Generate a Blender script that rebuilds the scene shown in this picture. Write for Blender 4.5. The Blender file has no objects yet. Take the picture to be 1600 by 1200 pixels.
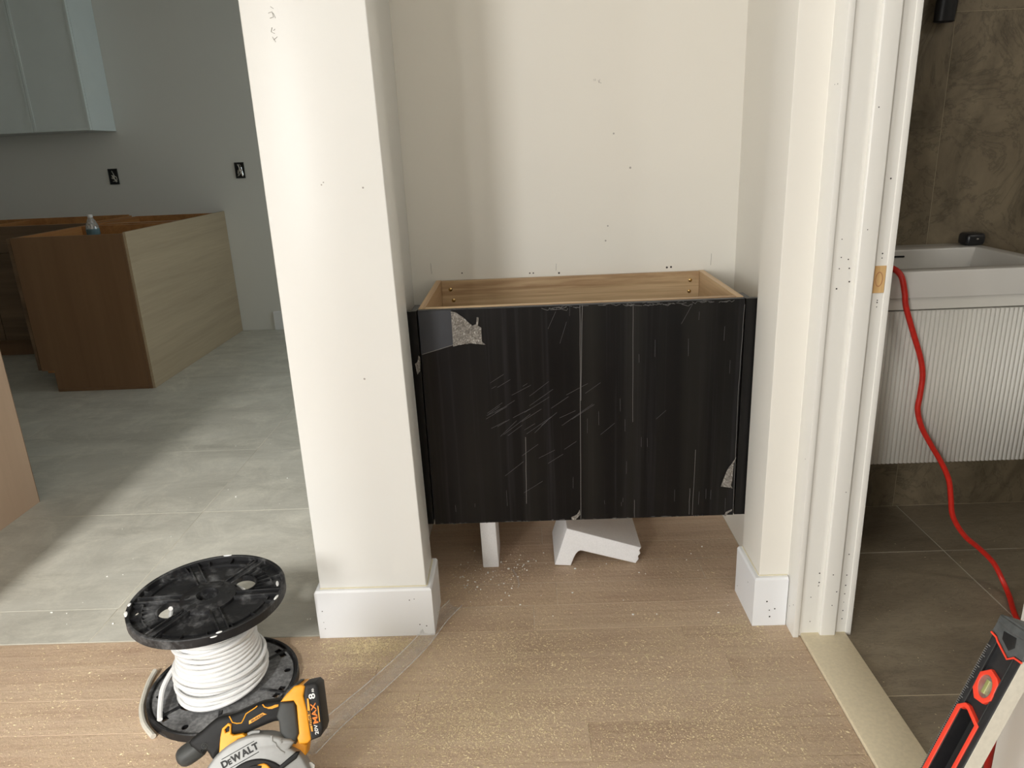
import bpy, bmesh, math, random
from mathutils import Vector, Matrix
random.seed(7)
S = bpy.context.scene
COL = S.collection
PI = math.pi

# ---------------------------------------------------------------- camera
cam = bpy.data.cameras.new('camera')
cam.sensor_width = 36.0
cam.lens = 36.0 * 1149.8 / 1600.0
cam.clip_start = 0.05
co = bpy.data.objects.new('camera', cam)
COL.objects.link(co)
def cam_rot(p, r, y):
    B = Matrix(((1, 0, 0), (0, 0, -1), (0, 1, 0)))
    Rz = Matrix(((math.cos(y), math.sin(y), 0), (-math.sin(y), math.cos(y), 0), (0, 0, 1)))
    Rx = Matrix(((1, 0, 0), (0, math.cos(p), -math.sin(p)), (0, math.sin(p), math.cos(p))))
    Rr = Matrix(((math.cos(r), -math.sin(r), 0), (math.sin(r), math.cos(r), 0), (0, 0, 1)))
    return Rr @ Rx @ B @ Rz
Mc = cam_rot(0.309437, -0.0436215, 0.0239034)
R3 = Matrix((Mc[0], -Mc[1], -Mc[2])).transposed()
co.matrix_world = Matrix.Translation((0, 0, 1.25)) @ R3.to_4x4()
S.camera = co

# ---------------------------------------------------------------- world, lights, exposure
S.view_settings.view_transform = 'Standard'
S.view_settings.look = 'None'
S.view_settings.gamma = 1.0
S.view_settings.use_curve_mapping = False
S.view_settings.exposure = 0.17
w = bpy.data.worlds.new('world'); S.world = w; w.use_nodes = True
w.node_tree.nodes['Background'].inputs[0].default_value = (0.80, 0.90, 1.0, 1)
w.node_tree.nodes['Background'].inputs[1].default_value = 0.1

def area(name, loc, target, sx, sy, power, color, spread=PI):
    l = bpy.data.lights.new(name, 'AREA'); l.shape = 'RECTANGLE'
    l.size = sx; l.size_y = sy; l.energy = power; l.color = color; l.spread = spread
    o = bpy.data.objects.new(name, l); COL.objects.link(o)
    o.location = loc
    o.rotation_euler = (Vector(target) - Vector(loc)).to_track_quat('-Z', 'Y').to_euler()
    return o
area('window_light_tall', (-1.62, -3.55, 2.6), (-1.62, 3.0, 2.6), 0.22, 3.7, 20, (1.0, 0.975, 0.93))
area('window_light_left', (-2.6, -3.55, 1.5), (-2.6, 3.0, 1.5), 0.9, 2.0, 122, (0.99, 0.985, 0.97))
area('side_fill_light', (-4.9, -1.7, 1.4), (0, -1.7, 1.4), 2.0, 1.8, 152, (0.93, 0.97, 1.0))  # cool fill added for surfaces facing left; the wall here has no window
area('low_sun_through_glazing', (-1.5, -14, 11.4), (-1.3, 2.2, 0), 0.9, 2.0, 3050, (1.0, 0.985, 0.95))
area('kitchen_cool_fill', (1.42, 4.2, 1.55), (-3.0, 4.2, 1.0), 1.2, 1.2, 15, (0.80, 0.94, 1.0))  # weak cool fill added for the kitchen; no window stands behind it
area('kitchen_overhead_fill', (-0.9, 3.4, 2.65), (-0.9, 3.4, 0), 0.8, 0.8, 2, (1.0, 0.97, 0.9))  # overhead fill added to balance the kitchen, not a known fixture
area('bathroom_overhead_fill', (2.2, 0.6, 2.65), (2.2, 0.6, 0), 0.5, 0.5, 7.5, (1.0, 0.95, 0.86))  # ambient fill added for the bathroom, not a known fixture

# ---------------------------------------------------------------- materials
def srgb(r, g, b):
    f = lambda c: c / 12.92 if c <= 0.04045 else ((c + 0.055) / 1.055) ** 2.4
    return (f(r / 255), f(g / 255), f(b / 255), 1)

class NT:
    def __init__(s, name):
        s.m = bpy.data.materials.new(name); s.m.use_nodes = True
        s.t = s.m.node_tree; s.n = s.t.nodes; s.l = s.t.links
        s.b = s.n['Principled BSDF']; s.out = s.n['Material Output']
    def node(s, typ, **kw):
        nd = s.n.new(typ)
        for k, v in kw.items(): setattr(nd, k, v)
        return nd
    def link(s, a, b): s.l.new(a, b)
    def coords(s, scale=(1, 1, 1), rnd=False, rot=(0, 0, 0)):
        tc = s.node('ShaderNodeTexCoord'); mp = s.node('ShaderNodeMapping')
        mp.inputs['Scale'].default_value = scale; mp.inputs['Rotation'].default_value = rot
        src = tc.outputs['Object']
        if rnd:
            oi = s.node('ShaderNodeObjectInfo'); mul = s.node('ShaderNodeMath', operation='MULTIPLY')
            mul.inputs[1].default_value = 57.0; s.link(oi.outputs['Random'], mul.inputs[0])
            add = s.node('ShaderNodeVectorMath', operation='ADD')
            s.link(src, add.inputs[0]); s.link(mul.outputs[0], add.inputs[1]); src = add.outputs[0]
        s.link(src, mp.inputs[0]); return mp.outputs[0]
    def noise(s, vec, scale, detail=4, rough=0.55, dist=0.0):
        n = s.node('ShaderNodeTexNoise'); n.inputs['Scale'].default_value = scale
        n.inputs['Detail'].default_value = detail; n.inputs['Roughness'].default_value = rough
        n.inputs['Distortion'].default_value = dist
        s.link(vec, n.inputs['Vector']); return n.outputs['Fac']
    def ramp(s, fac, stops):
        r = s.node('ShaderNodeValToRGB'); e = r.color_ramp.elements
        while len(e) < len(stops): e.new(0.5)
        for i, (p, c) in enumerate(stops):
            e[i].position = p; e[i].color = c if len(c) == 4 else (*c, 1)
        s.link(fac, r.inputs[0]); return r.outputs[0]
    def mix(s, fac, a, b, blend='MIX'):
        m = s.node('ShaderNodeMix', data_type='RGBA', blend_type=blend)
        if isinstance(fac, (int, float)): m.inputs[0].default_value = fac
        else: s.link(fac, m.inputs[0])
        for v, i in ((a, 6), (b, 7)):
            if isinstance(v, tuple): m.inputs[i].default_value = v
            else: s.link(v, m.inputs[i])
        return m.outputs[2]
    def bump(s, h, strength=0.2, dist=0.01):
        b = s.node('ShaderNodeBump'); b.inputs['Strength'].default_value = strength
        b.inputs['Distance'].default_value = dist
        s.link(h, b.inputs['Height']); s.link(b.outputs[0], s.b.inputs['Normal'])
    def base(s, c):
        if isinstance(c, tuple): s.b.inputs['Base Color'].default_value = c
        else: s.link(c, s.b.inputs['Base Color'])
    def rough(s, v):
        if isinstance(v, (int, float)): s.b.inputs['Roughness'].default_value = v
        else: s.link(v, s.b.inputs['Roughness'])

def plain(name, c, rough=0.5, metal=0.0, noise=0.06, scale=30, bump=0.0, spec=0.5):
    t = NT(name); v = t.coords()
    f = t.noise(v, scale, 5)
    k1 = tuple(min(1, x * (1 - noise)) for x in c[:3]) + (1,); k2 = tuple(min(1, x * (1 + noise)) for x in c[:3]) + (1,)
    t.base(t.ramp(f, ((0.3, k1), (0.7, k2)))); t.rough(rough)
    t.b.inputs['Metallic'].default_value = metal
    t.b.inputs['Specular IOR Level'].default_value = spec
    if bump: t.bump(f, bump, 0.003)
    return t.m

def paint(name, c, rough, bump=0.05):
    t = NT(name); v = t.coords()
    f = t.noise(v, 1.3, 3); g = t.noise(v, 160, 2)
    k = tuple(x * 0.965 for x in c[:3]) + (1,)
    t.base(t.mix(f, c, k)); t.rough(rough); t.bump(g, bump, 0.002)
    return t.m

def wood(name, c1, c2, axis=0, grain=26, rough=0.5, rnd=True, contrast=(0.35, 0.68), fine=0.35):
    t = NT(name)
    sc = [grain] * 3; sc[axis] = grain * 0.045
    v = t.coords(tuple(sc), rnd)
    f = t.noise(v, 1.0, 6, 0.6, 0.6)
    sc2 = [grain * 7] * 3; sc2[axis] = grain * 0.25
    g = t.noise(t.coords(tuple(sc2), rnd), 1.0, 3)
    col = t.ramp(f, ((contrast[0], c1), (contrast[1], c2)))
    dk = t.ramp(g, ((0.35, (0.72, 0.68, 0.62, 1)), (0.6, (1, 1, 1, 1))))
    t.base(t.mix(fine, col, t.mix(1.0, col, dk, 'MULTIPLY'))); t.rough(rough); t.bump(g, 0.08, 0.002)
    return t.m

M = {}
M['wall'] = paint('warm_white_wall_paint', (0.80, 0.77, 0.70, 1), 0.5)
M['gloss_wall'] = paint('satin_white_paint', (0.81, 0.805, 0.775, 1), 0.30, 0.03)
M['gloss_wall'].node_tree.nodes['Principled BSDF'].inputs['Specular IOR Level'].default_value = 0.25
M['caulk'] = plain('cream_caulk', (0.72, 0.66, 0.50, 1), 0.6)
M['trim'] = paint('trim_white_paint', (0.83, 0.81, 0.755, 1), 0.36)
M['base_trim'] = paint('baseboard_white_paint', (0.86, 0.87, 0.885, 1), 0.38)
M['kitchen_wall'] = paint('kitchen_wall_paint', (0.74, 0.735, 0.69, 1), 0.6)
M['ceiling'] = paint('ceiling_paint', (0.82, 0.81, 0.78, 1), 0.8)
M['oak'] = wood('pale_oak_veneer', srgb(212, 184, 146), srgb(160, 126, 90), 0, 26, 0.45, True, (0.40, 0.64), 0.5)
M['oak_y'] = wood('pale_oak_veneer_side', srgb(212, 184, 146), srgb(180, 146, 108), 1, 20, 0.45)
M['kit_dark'] = wood('brown_veneer', srgb(132, 101, 72), srgb(118, 88, 62), 2, 7, 0.5, True, (0.25, 0.8), 0.15)
M['kit_light'] = wood('raw_beige_veneer', srgb(188, 170, 142), srgb(168, 150, 124), 1, 12, 0.6, True, (0.2, 0.8), 0.2)
M['kit_int'] = wood('orange_plywood', srgb(196, 140, 84), srgb(160, 108, 62), 1, 12, 0.5)
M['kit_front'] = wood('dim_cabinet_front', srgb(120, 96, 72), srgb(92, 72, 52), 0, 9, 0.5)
M['island'] = wood('island_veneer', srgb(206, 176, 150), srgb(194, 163, 137), 2, 5, 0.5, True, (0.2, 0.8), 0.12)
M['grey_cab'] = plain('blue_grey_lacquer', (0.72, 0.78, 0.77, 1), 0.35, 0, 0.02, 6)
M['nail'] = plain('dark_nail_hole', (0.05, 0.045, 0.04, 1), 0.9)
M['pencil'] = plain('pencil_mark', (0.38, 0.36, 0.33, 1), 0.9)
M['black_gloss'] = plain('black_plastic', (0.012, 0.012, 0.013, 1), 0.35)
M['chrome'] = plain('brushed_chrome', (0.62, 0.60, 0.57, 1), 0.25, 1.0)
M['brass'] = plain('brass_screw', (0.62, 0.44, 0.20, 1), 0.3, 1.0)
M['foam'] = plain('white_expanded_foam', (0.92, 0.92, 0.93, 1), 0.8, 0, 0.04, 220, 0.25)
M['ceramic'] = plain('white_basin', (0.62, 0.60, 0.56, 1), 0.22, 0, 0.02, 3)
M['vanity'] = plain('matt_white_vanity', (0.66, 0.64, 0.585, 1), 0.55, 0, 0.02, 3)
M['slot'] = plain('dark_slot', (0.01, 0.01, 0.01, 1), 0.7)
M['red_cord'] = plain('red_rubber', (0.58, 0.022, 0.012, 1), 0.42, 0, 0.12, 60)
M['cable'] = plain('white_cable_sheath', (0.74, 0.74, 0.73, 1), 0.42, 0, 0.05, 40)
M['cable_dirty'] = plain('dusty_cable_sheath', (0.58, 0.55, 0.48, 1), 0.55, 0, 0.1, 40)
M['yellow'] = plain('yellow_tool_plastic', (0.86, 0.36, 0.015, 1), 0.45, 0, 0.08, 40)
M['tool_black'] = plain('black_tool_rubber', (0.010, 0.010, 0.010, 1), 0.6, 0, 0.2, 60, 0.15, 0.3)
M['tool_grey'] = plain('dark_grey_tool_plastic', (0.045, 0.047, 0.045, 1), 0.5, 0, 0.12, 50, 0, 0.35)
M['guard'] = plain('cast_grey_guard', (0.30, 0.30, 0.29, 1), 0.42, 0.2, 0.05, 70)
M['steel'] = plain('bright_steel', (0.6, 0.6, 0.6, 1), 0.25, 1.0)
M['white_print'] = plain('white_print', (0.85, 0.85, 0.83, 1), 0.6)
M['orange_print'] = plain('orange_print', (0.9, 0.25, 0.03, 1), 0.6)
M['black_print'] = plain('black_print', (0.012, 0.012, 0.012, 1), 0.6)
M['lvl_black'] = plain('black_level_body', (0.018, 0.018, 0.019, 1), 0.38, 0, 0.2, 60)
M['lvl_cap'] = plain('charcoal_rubber_cap', (0.07, 0.074, 0.073, 1), 0.6, 0, 0.25, 90)
M['lvl_red'] = plain('red_level_trim', (0.80, 0.055, 0.025, 1), 0.42)
M['lvl_alu'] = plain('dusty_milled_aluminium', (0.60, 0.56, 0.47, 1), 0.55, 0.15, 0.06, 140)
M['sleeve'] = plain('black_sleeve', (0.006, 0.006, 0.008, 1), 0.35)
M['grout_k'] = plain('pale_grout', srgb(196, 190, 174), 0.9)
M['grout_w'] = plain('dim_wall_grout', srgb(168, 156, 130), 0.9)
M['grout_b'] = plain('brown_grout', srgb(206, 192, 164), 0.9)
M['sub'] = plain('subfloor', srgb(110, 84, 60), 0.9)
M['crumb'] = plain('sawdust', srgb(224, 207, 168), 0.95, 0, 0.15, 8)
M['white_crumb'] = plain('foam_crumb', (0.85, 0.84, 0.8, 1), 0.9)

# clear plastic
def clear(name, tint, haze, rough=0.15, gloss=0.06):
    t = NT(name)
    tr = t.node('ShaderNodeBsdfTransparent'); tr.inputs[0].default_value = tint
    df = t.node('ShaderNodeBsdfDiffuse'); df.inputs[0].default_value = (0.85, 0.84, 0.82, 1)
    gl = t.node('ShaderNodeBsdfGlossy'); gl.inputs['Roughness'].default_value = rough
    m1 = t.node('ShaderNodeMixShader'); m2 = t.node('ShaderNodeMixShader')
    f = t.noise(t.coords((1, 1, 1)), 55, 3)
    mr = t.node('ShaderNodeMapRange'); mr.inputs['From Min'].default_value = 0.3; mr.inputs['From Max'].default_value = 0.7
    mr.inputs['To Min'].default_value = haze * 0.5; mr.inputs['To Max'].default_value = haze * 1.5
    t.link(f, mr.inputs[0]); t.link(mr.outputs[0], m1.inputs[0])
    t.link(tr.outputs[0], m1.inputs[1]); t.link(df.outputs[0], m1.inputs[2])
    m2.inputs[0].default_value = gloss; t.link(m1.outputs[0], m2.inputs[1]); t.link(gl.outputs[0], m2.inputs[2])
    t.link(m2.outputs[0], t.out.inputs[0])
    return t.m
M['clear_strip'] = clear('clear_plastic', (1.0, 1.0, 1.0, 1), 0.13, 0.25, 0.07)
M['strip_edge'] = clear('clear_plastic_edge', (1.0, 1.0, 1.0, 1), 0.45, 0.25, 0.1)
M['bottle'] = clear('clear_bottle', (0.85, 0.88, 0.88, 1), 0.3, 0.05, 0.12)
M['lens'] = clear('vial_lens', (0.9, 0.85, 0.75, 1), 0.10, 0.05)

# glossy black protective film with vertical streaks
t = NT('black_protective_film')
va = t.coords((55, 55, 0.9)); f = t.noise(va, 1.0, 5, 0.65)
vb = t.coords((9, 9, 0.25)); g = t.noise(vb, 1.0, 2)
big = t.noise(t.coords((3, 3, 3)), 1.0, 2)
c = t.mix(t.ramp(f, ((0.52, (0, 0, 0, 1)), (0.80, (1, 1, 1, 1)))), (0.0045, 0.0042, 0.0045, 1), (0.020, 0.019, 0.021, 1))
c = t.mix(t.ramp(g, ((0.45, (0, 0, 0, 1)), (0.75, (1, 1, 1, 1)))), c, (0.016, 0.015, 0.013, 1))
t.base(c)
mr = t.node('ShaderNodeMapRange'); mr.inputs['To Min'].default_value = 0.22; mr.inputs['To Max'].default_value = 0.42
t.link(big, mr.inputs[0]); t.rough(mr.outputs[0]); t.bump(f, 0.06, 0.003); t.b.inputs['Specular IOR Level'].default_value = 0.2
M['film'] = t.m
M['black_panel'] = plain('charcoal_blue_laminate', (0.020, 0.023, 0.030, 1), 0.42, 0, 0.05, 8)
M['crease'] = plain('pale_film_crease', (0.13, 0.125, 0.12, 1), 0.5)
M['scratch'] = plain('fine_scratch', (0.11, 0.11, 0.115, 1), 0.5)
# crumpled loose film
t = NT('crumpled_film'); v = t.coords()
f = t.noise(v, 95, 5, 0.75, 2.5)
t.base(t.ramp(f, ((0.38, (0.10, 0.088, 0.075, 1)), (0.52, (0.24, 0.22, 0.195, 1)), (0.60, (0.38, 0.36, 0.33, 1)), (0.68, (0.75, 0.73, 0.69, 1)))))
t.rough(0.35); t.bump(f, 0.8, 0.004); M['crumple'] = t.m

# dusty spool plastic
def dusty_black(name, amount):
    t = NT(name); v = t.coords()
    f = t.noise(v, 14, 8, 0.7); g = t.noise(v, 120, 3)
    fac = t.ramp(f, ((0.55 - amount * 0.35, (0, 0, 0, 1)), (0.85 - amount * 0.35, (1, 1, 1, 1))))
    fg = t.node('ShaderNodeMath', operation='MULTIPLY'); t.link(fac, fg.inputs[0]); t.link(g, fg.inputs[1])
    t.base(t.mix(fg.outputs[0], (0.008, 0.008, 0.009, 1), (0.36, 0.36, 0.36, 1)))
    t.rough(t.ramp(f, ((0.3, (0.35,) * 3 + (1,)), (0.7, (0.8,) * 3 + (1,))))); t.bump(g, 0.1, 0.002)
    return t.m
M['spool'] = dusty_black('dusty_black_plastic', 0.12)
M['spool_dust'] = dusty_black('heavily_dusted_black_plastic', 0.85)

# oak floor planks with dust
t = NT('oak_floor_plank')
v = t.coords((1.1, 22, 22), True); f = t.noise(v, 1.0, 6, 0.6, 0.8)
v2 = t.coords((4, 120, 120), True); g = t.noise(v2, 1.0, 3)
cA = t.ramp(f, ((0.25, srgb(178, 151, 128)), (0.5, srgb(196, 171, 147)), (0.78, srgb(206, 184, 160))))
dk = t.ramp(g, ((0.30, (0.74, 0.70, 0.66, 1)), (0.55, (1, 1, 1, 1))))
cA = t.mix(0.55, cA, t.mix(1.0, cA, dk, 'MULTIPLY'))
oi = t.node('ShaderNodeObjectInfo')
tone = t.ramp(oi.outputs['Random'], ((0.0, (0.94, 0.93, 0.92, 1)), (1.0, (1.04, 1.04, 1.04, 1))))
cA = t.mix(1.0, cA, tone, 'MULTIPLY')
d1 = t.noise(t.coords((1, 1, 1)), 2.6, 8, 0.72, 0.4); d2 = t.noise(t.coords((1, 1, 1)), 95, 4, 0.7)
mm = t.node('ShaderNodeMath', operation='MULTIPLY'); t.link(t.ramp(d1, ((0.38, (0, 0, 0, 1)), (0.62, (1, 1, 1, 1)))), mm.inputs[0])
t.link(t.ramp(d2, ((0.35, (0.1,) * 3 + (1,)), (0.62, (1, 1, 1, 1)))), mm.inputs[1])
m5 = t.node('ShaderNodeMath', operation='MULTIPLY'); t.link(mm.outputs[0], m5.inputs[0]); m5.inputs[1].default_value = 0.85
cA = t.mix(m5.outputs[0], cA, srgb(208, 184, 154))
d3 = t.noise(t.coords((1, 1, 1)), 260, 3, 0.6)
spk = t.ramp(d3, ((0.30, (0.70, 0.67, 0.62, 1)), (0.42, (1, 1, 1, 1)), (0.62, (1, 1, 1, 1)), (0.72, (1.12, 1.10, 1.04, 1))))
cA = t.mix(0.65, cA, t.mix(1.0, cA, spk, 'MULTIPLY'))
t.base(cA); t.rough(0.6); t.bump(d2, 0.45, 0.006); M['plank'] = t.m

# kitchen porcelain tile
def tile_mat(name, stops, dust, vein, rough, rnd=True, vscale=3.0, dustc=srgb(190, 186, 172), stretch=(0.5, 1.6, 1), vs=(9, 7, 2.2), vw=0.03):
    t = NT(name)
    v = t.coords(stretch, rnd); f = t.noise(v, vscale, 8, 0.68, 1.1)
    c = t.ramp(f, stops)
    g = t.noise(t.coords((1, 3.0, 1) if stretch[0] < 1 else (1, 1, 1), rnd), vs[0], vs[1], 0.7, vs[2])
    vm = t.ramp(g, ((0.5 - vw, (0, 0, 0, 1)), (0.5, (1, 1, 1, 1)), (0.5 + vw, (0, 0, 0, 1))))
    k = t.node('ShaderNodeMath', operation='MULTIPLY'); t.link(vm, k.inputs[0]); k.inputs[1].default_value = abs(vein)
    c = t.mix(k.outputs[0], c, dustc if vein > 0 else (stops[0][1][0] * 0.4, stops[0][1][1] * 0.4, stops[0][1][2] * 0.4, 1))
    if dust:
        d = t.noise(t.coords((1, 1, 1)), 5, 9, 0.75, 0.6); h = t.noise(t.coords((1, 1, 1)), 70, 4, 0.7)
        a = t.node('ShaderNodeMath', operation='MULTIPLY')
        t.link(t.ramp(d, ((0.46, (0, 0, 0, 1)), (0.72, (1, 1, 1, 1)))), a.inputs[0]); t.link(h, a.inputs[1])
        a2 = t.node('ShaderNodeMath', operation='MULTIPLY'); t.link(a.outputs[0], a2.inputs[0]); a2.inputs[1].default_value = dust
        c = t.mix(a2.outputs[0], c, dustc)
    t.base(c); t.rough(rough); t.bump(f, 0.05, 0.004)
    return t.m
M['tile_k'] = tile_mat('grey_porcelain_tile', ((0.28, srgb(170, 167, 156)), (0.52, srgb(190, 187, 176)), (0.8, srgb(203, 201, 191))), 1.3, 0.22, 0.42, dustc=srgb(226, 222, 208))
M['tile_b'] = tile_mat('brown_slate_tile', ((0.3, srgb(112, 100, 84)), (0.52, srgb(138, 126, 107)), (0.78, srgb(158, 145, 124))), 0.5, -0.35, 0.5, dustc=srgb(176, 160, 130))
M['tile_w'] = tile_mat('brown_stone_wall_tile', ((0.30, srgb(86, 77, 60)), (0.48, srgb(118, 106, 86)), (0.72, srgb(140, 128, 104))), 0.0, -0.42, 0.45, vscale=3.4, stretch=(1, 1, 0.7), vs=(3.6, 9, 2.2), vw=0.03)
M['threshold'] = plain('beige_stone_threshold', srgb(222, 208, 178), 0.5, 0, 0.06, 120)
M['block'] = wood('raw_pine_block', srgb(226, 190, 134), srgb(196, 154, 100), 2, 40, 0.6)
M['knot'] = plain('brown_knot', srgb(176, 128, 88), 0.7)

# ---------------------------------------------------------------- geometry helpers
def tagged(o, label=None, cat=None, group=None, kind=None):
    if label: o['label'] = label
    if cat: o['category'] = cat
    if group: o['group'] = group
    if kind: o['kind'] = kind
    return o

def thing(name, loc, label, cat, group=None):
    o = bpy.data.objects.new(name, None); COL.objects.link(o); o.location = loc
    o.empty_display_size = 0.05
    return tagged(o, label, cat, group)

def origin_of(o):
    v = Vector((0, 0, 0))
    while o: v += Vector(o.location); o = o.parent
    return v

def link_mesh(name, me, mat, parent=None, smooth=False, world=True):
    o = bpy.data.objects.new(name, me)
    if parent:
        if world: me.transform(Matrix.Translation(-origin_of(parent)))
        o.parent = parent
    COL.objects.link(o)
    me.materials.clear(); me.materials.append(mat)
    if smooth:
        me.polygons.foreach_set('use_smooth', [True] * len(me.polygons))
        try: me.set_sharp_from_angle(angle=math.radians(38))
        except Exception: pass
    me.update()
    return o

def from_bm(name, bm, mat, parent=None, smooth=False):
    me = bpy.data.meshes.new(name); bmesh.ops.recalc_face_normals(bm, faces=bm.faces)
    bm.to_mesh(me); bm.free()
    return link_mesh(name, me, mat, parent, smooth)

def bm_box(bm, x0, x1, y0, y1, z0, z1, bev=0.0, seg=2, mtx=None):
    t = bmesh.new()
    r = bmesh.ops.create_cube(t, size=1.0)
    bmesh.ops.scale(t, vec=(x1 - x0, y1 - y0, z1 - z0), verts=t.verts)
    bmesh.ops.translate(t, vec=((x0 + x1) / 2, (y0 + y1) / 2, (z0 + z1) / 2), verts=t.verts)
    if bev: bmesh.ops.bevel(t, geom=t.edges[:], offset=bev, segments=seg, profile=0.5, affect='EDGES')
    if mtx: t.transform(mtx)
    tmp = bpy.data.meshes.new('tmp'); t.to_mesh(tmp); t.free(); bm.from_mesh(tmp); bpy.data.meshes.remove(tmp)

def box(name, x0, x1, y0, y1, z0, z1, mat, parent=None, bev=0.0, seg=2, mtx=None):
    bm = bmesh.new(); bm_box(bm, x0, x1, y0, y1, z0, z1, bev, seg, mtx)
    return from_bm(name, bm, mat, parent, smooth=bev > 0)

def struct(o): o['kind'] = 'structure'; return o

def plate_mesh(outlines, thick, bev=0.0, mtx=None, res=2):
    """2D outlines (outer first, holes after) extruded to a solid, centred on local z=0."""
    cu = bpy.data.curves.new('tmpc', 'CURVE'); cu.dimensions = '2D'; cu.fill_mode = 'BOTH'
    cu.extrude = max(thick / 2 - bev, 1e-5); cu.bevel_depth = bev; cu.bevel_resolution = res if bev else 0
    cu.offset = -bev
    for pts in outlines:
        sp = cu.splines.new('POLY'); sp.points.add(len(pts) - 1)
        for p, q in zip(sp.points, pts): p.co = (q[0], q[1], 0, 1)
        sp.use_cyclic_u = True
    ob = bpy.data.objects.new('tmpc', cu)
    me = bpy.data.meshes.new_from_object(ob)
    bpy.data.objects.remove(ob); bpy.data.curves.remove(cu)
    bm = bmesh.new(); bm.from_mesh(me); bmesh.ops.remove_doubles(bm, verts=bm.verts, dist=1e-5)
    bmesh.ops.recalc_face_normals(bm, faces=bm.faces); bm.to_mesh(me); bm.free()
    if mtx: me.transform(mtx)
    return me

def plate(name, outlines, thick, mat, parent, mtx, bev=0.0, smooth=True):
    return link_mesh(name, plate_mesh(outlines, thick, bev, mtx), mat, parent, smooth)

def text(name, body, size, mat, parent, mtx, thick=0.0006, align='CENTER', sx=1.0):
    cu = bpy.data.curves.new('tmpt', 'FONT'); cu.body = body; cu.size = size; cu.extrude = thick / 2
    cu.align_x = align; cu.align_y = 'CENTER'; cu.resolution_u = 3; cu.offset = size * 0.018
    ob = bpy.data.objects.new('tmpt', cu); me = bpy.data.meshes.new_from_object(ob)
    bpy.data.objects.remove(ob); bpy.data.curves.remove(cu)
    me.transform(Matrix.Diagonal((sx, 1, 1, 1))); me.transform(mtx)
    return link_mesh(name, me, mat, parent)

def smooth_path(pts, n=8):
    P = [Vector(p) for p in pts]; out = []
    for i in range(len(P) - 1):
        p0 = P[max(i - 1, 0)]; p1 = P[i]; p2 = P[i + 1]; p3 = P[min(i + 2, len(P) - 1)]
        for k in range(n):
            u = k / n
            out.append(0.5 * ((2 * p1) + (p2 - p0) * u + (2 * p0 - 5 * p1 + 4 * p2 - p3) * u * u + (3 * p1 - p0 - 3 * p2 + p3) * u ** 3))
    out.append(P[-1]); return out

def bm_tube(bm, pts, r, seg=8, caps=True):
    P = [Vector(p) for p in pts]; n = len(P); rs = r if isinstance(r, (list, tuple)) else [r] * n
    rings = []; T0 = (P[1] - P[0]).normalized()
    N = T0.orthogonal().normalized()
    for i in range(n):
        T = (P[min(i + 1, n - 1)] - P[max(i - 1, 0)]).normalized()
        N = (N - T * N.dot(T)).normalized(); B = T.cross(N)
        rings.append([bm.verts.new(P[i] + (N * math.cos(2 * PI * k / seg) + B * math.sin(2 * PI * k / seg)) * rs[i]) for k in range(seg)])
    for i in range(n - 1):
        for k in range(seg):
            bm.faces.new((rings[i][k], rings[i][(k + 1) % seg], rings[i + 1][(k + 1) % seg], rings[i + 1][k]))
    if caps:
        bm.faces.new(rings[0][::-1]); bm.faces.new(rings[-1])

def tube(name, pts, r, mat, parent=None, seg=8):
    bm = bmesh.new(); bm_tube(bm, pts, r, seg)
    return from_bm(name, bm, mat, parent, True)

def bm_lathe(bm, prof, c, seg=32, closed=False):
    rings = []
    for (r, z) in prof:
        rings.append([bm.verts.new((c[0] + r * math.cos(2 * PI * k / seg), c[1] + r * math.sin(2 * PI * k / seg), c[2] + z)) for k in range(seg)])
    n = len(rings)
    for i in range(n if closed else n - 1):
        a, b = rings[i], rings[(i + 1) % n]
        for k in range(seg): bm.faces.new((a[k], a[(k + 1) % seg], b[(k + 1) % seg], b[k]))
    if not closed:
        if prof[0][0] > 1e-4: bm.faces.new(rings[0][::-1])
        if prof[-1][0] > 1e-4: bm.faces.new(rings[-1])

def lathe(name, prof, c, mat, parent=None, seg=32, closed=False):
    bm = bmesh.new(); bm_lathe(bm, prof, c, seg, closed)
    return from_bm(name, bm, mat, parent, True)

def circle(cx, cy, r, n=24, ry=None, rot=0, rev=False):
    ry = ry or r; out = []
    for k in range(n):
        a = 2 * PI * k / n; x, y = r * math.cos(a), ry * math.sin(a)
        out.append((cx + x * math.cos(rot) - y * math.sin(rot), cy + x * math.sin(rot) + y * math.cos(rot)))
    return out[::-1] if rev else out

def XZ(y):      # maps plate (x,y,z) -> world X, Z, with plate normal facing -Y, plate centre at Y = y
    return Matrix(((1, 0, 0, 0), (0, 0, -1, y), (0, 1, 0, 0), (0, 0, 0, 1)))

def dots(name, pts, normal, r, mat, parent):
    """small punched holes, joined: recessed-looking discs with a raised rim of filler"""
    bm = bmesh.new(); n = Vector(normal)
    q = n.to_track_quat('Z', 'Y').to_matrix().to_4x4()
    for p in pts:
        rr = r * random.uniform(0.7, 1.2)
        bmesh.ops.create_circle(bm, cap_ends=True, segments=7, radius=rr, matrix=Matrix.Translation(Vector(p) + n * 0.0004) @ q)
    o = from_bm(name, bm, mat, parent); o['kind'] = 'stuff'; return o

def strokes(name, lines, r, mat, parent):
    bm = bmesh.new()
    for L in lines: bm_tube(bm, L, r, 4)
    o = from_bm(name, bm, mat, parent); o['kind'] = 'stuff'; return o

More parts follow.
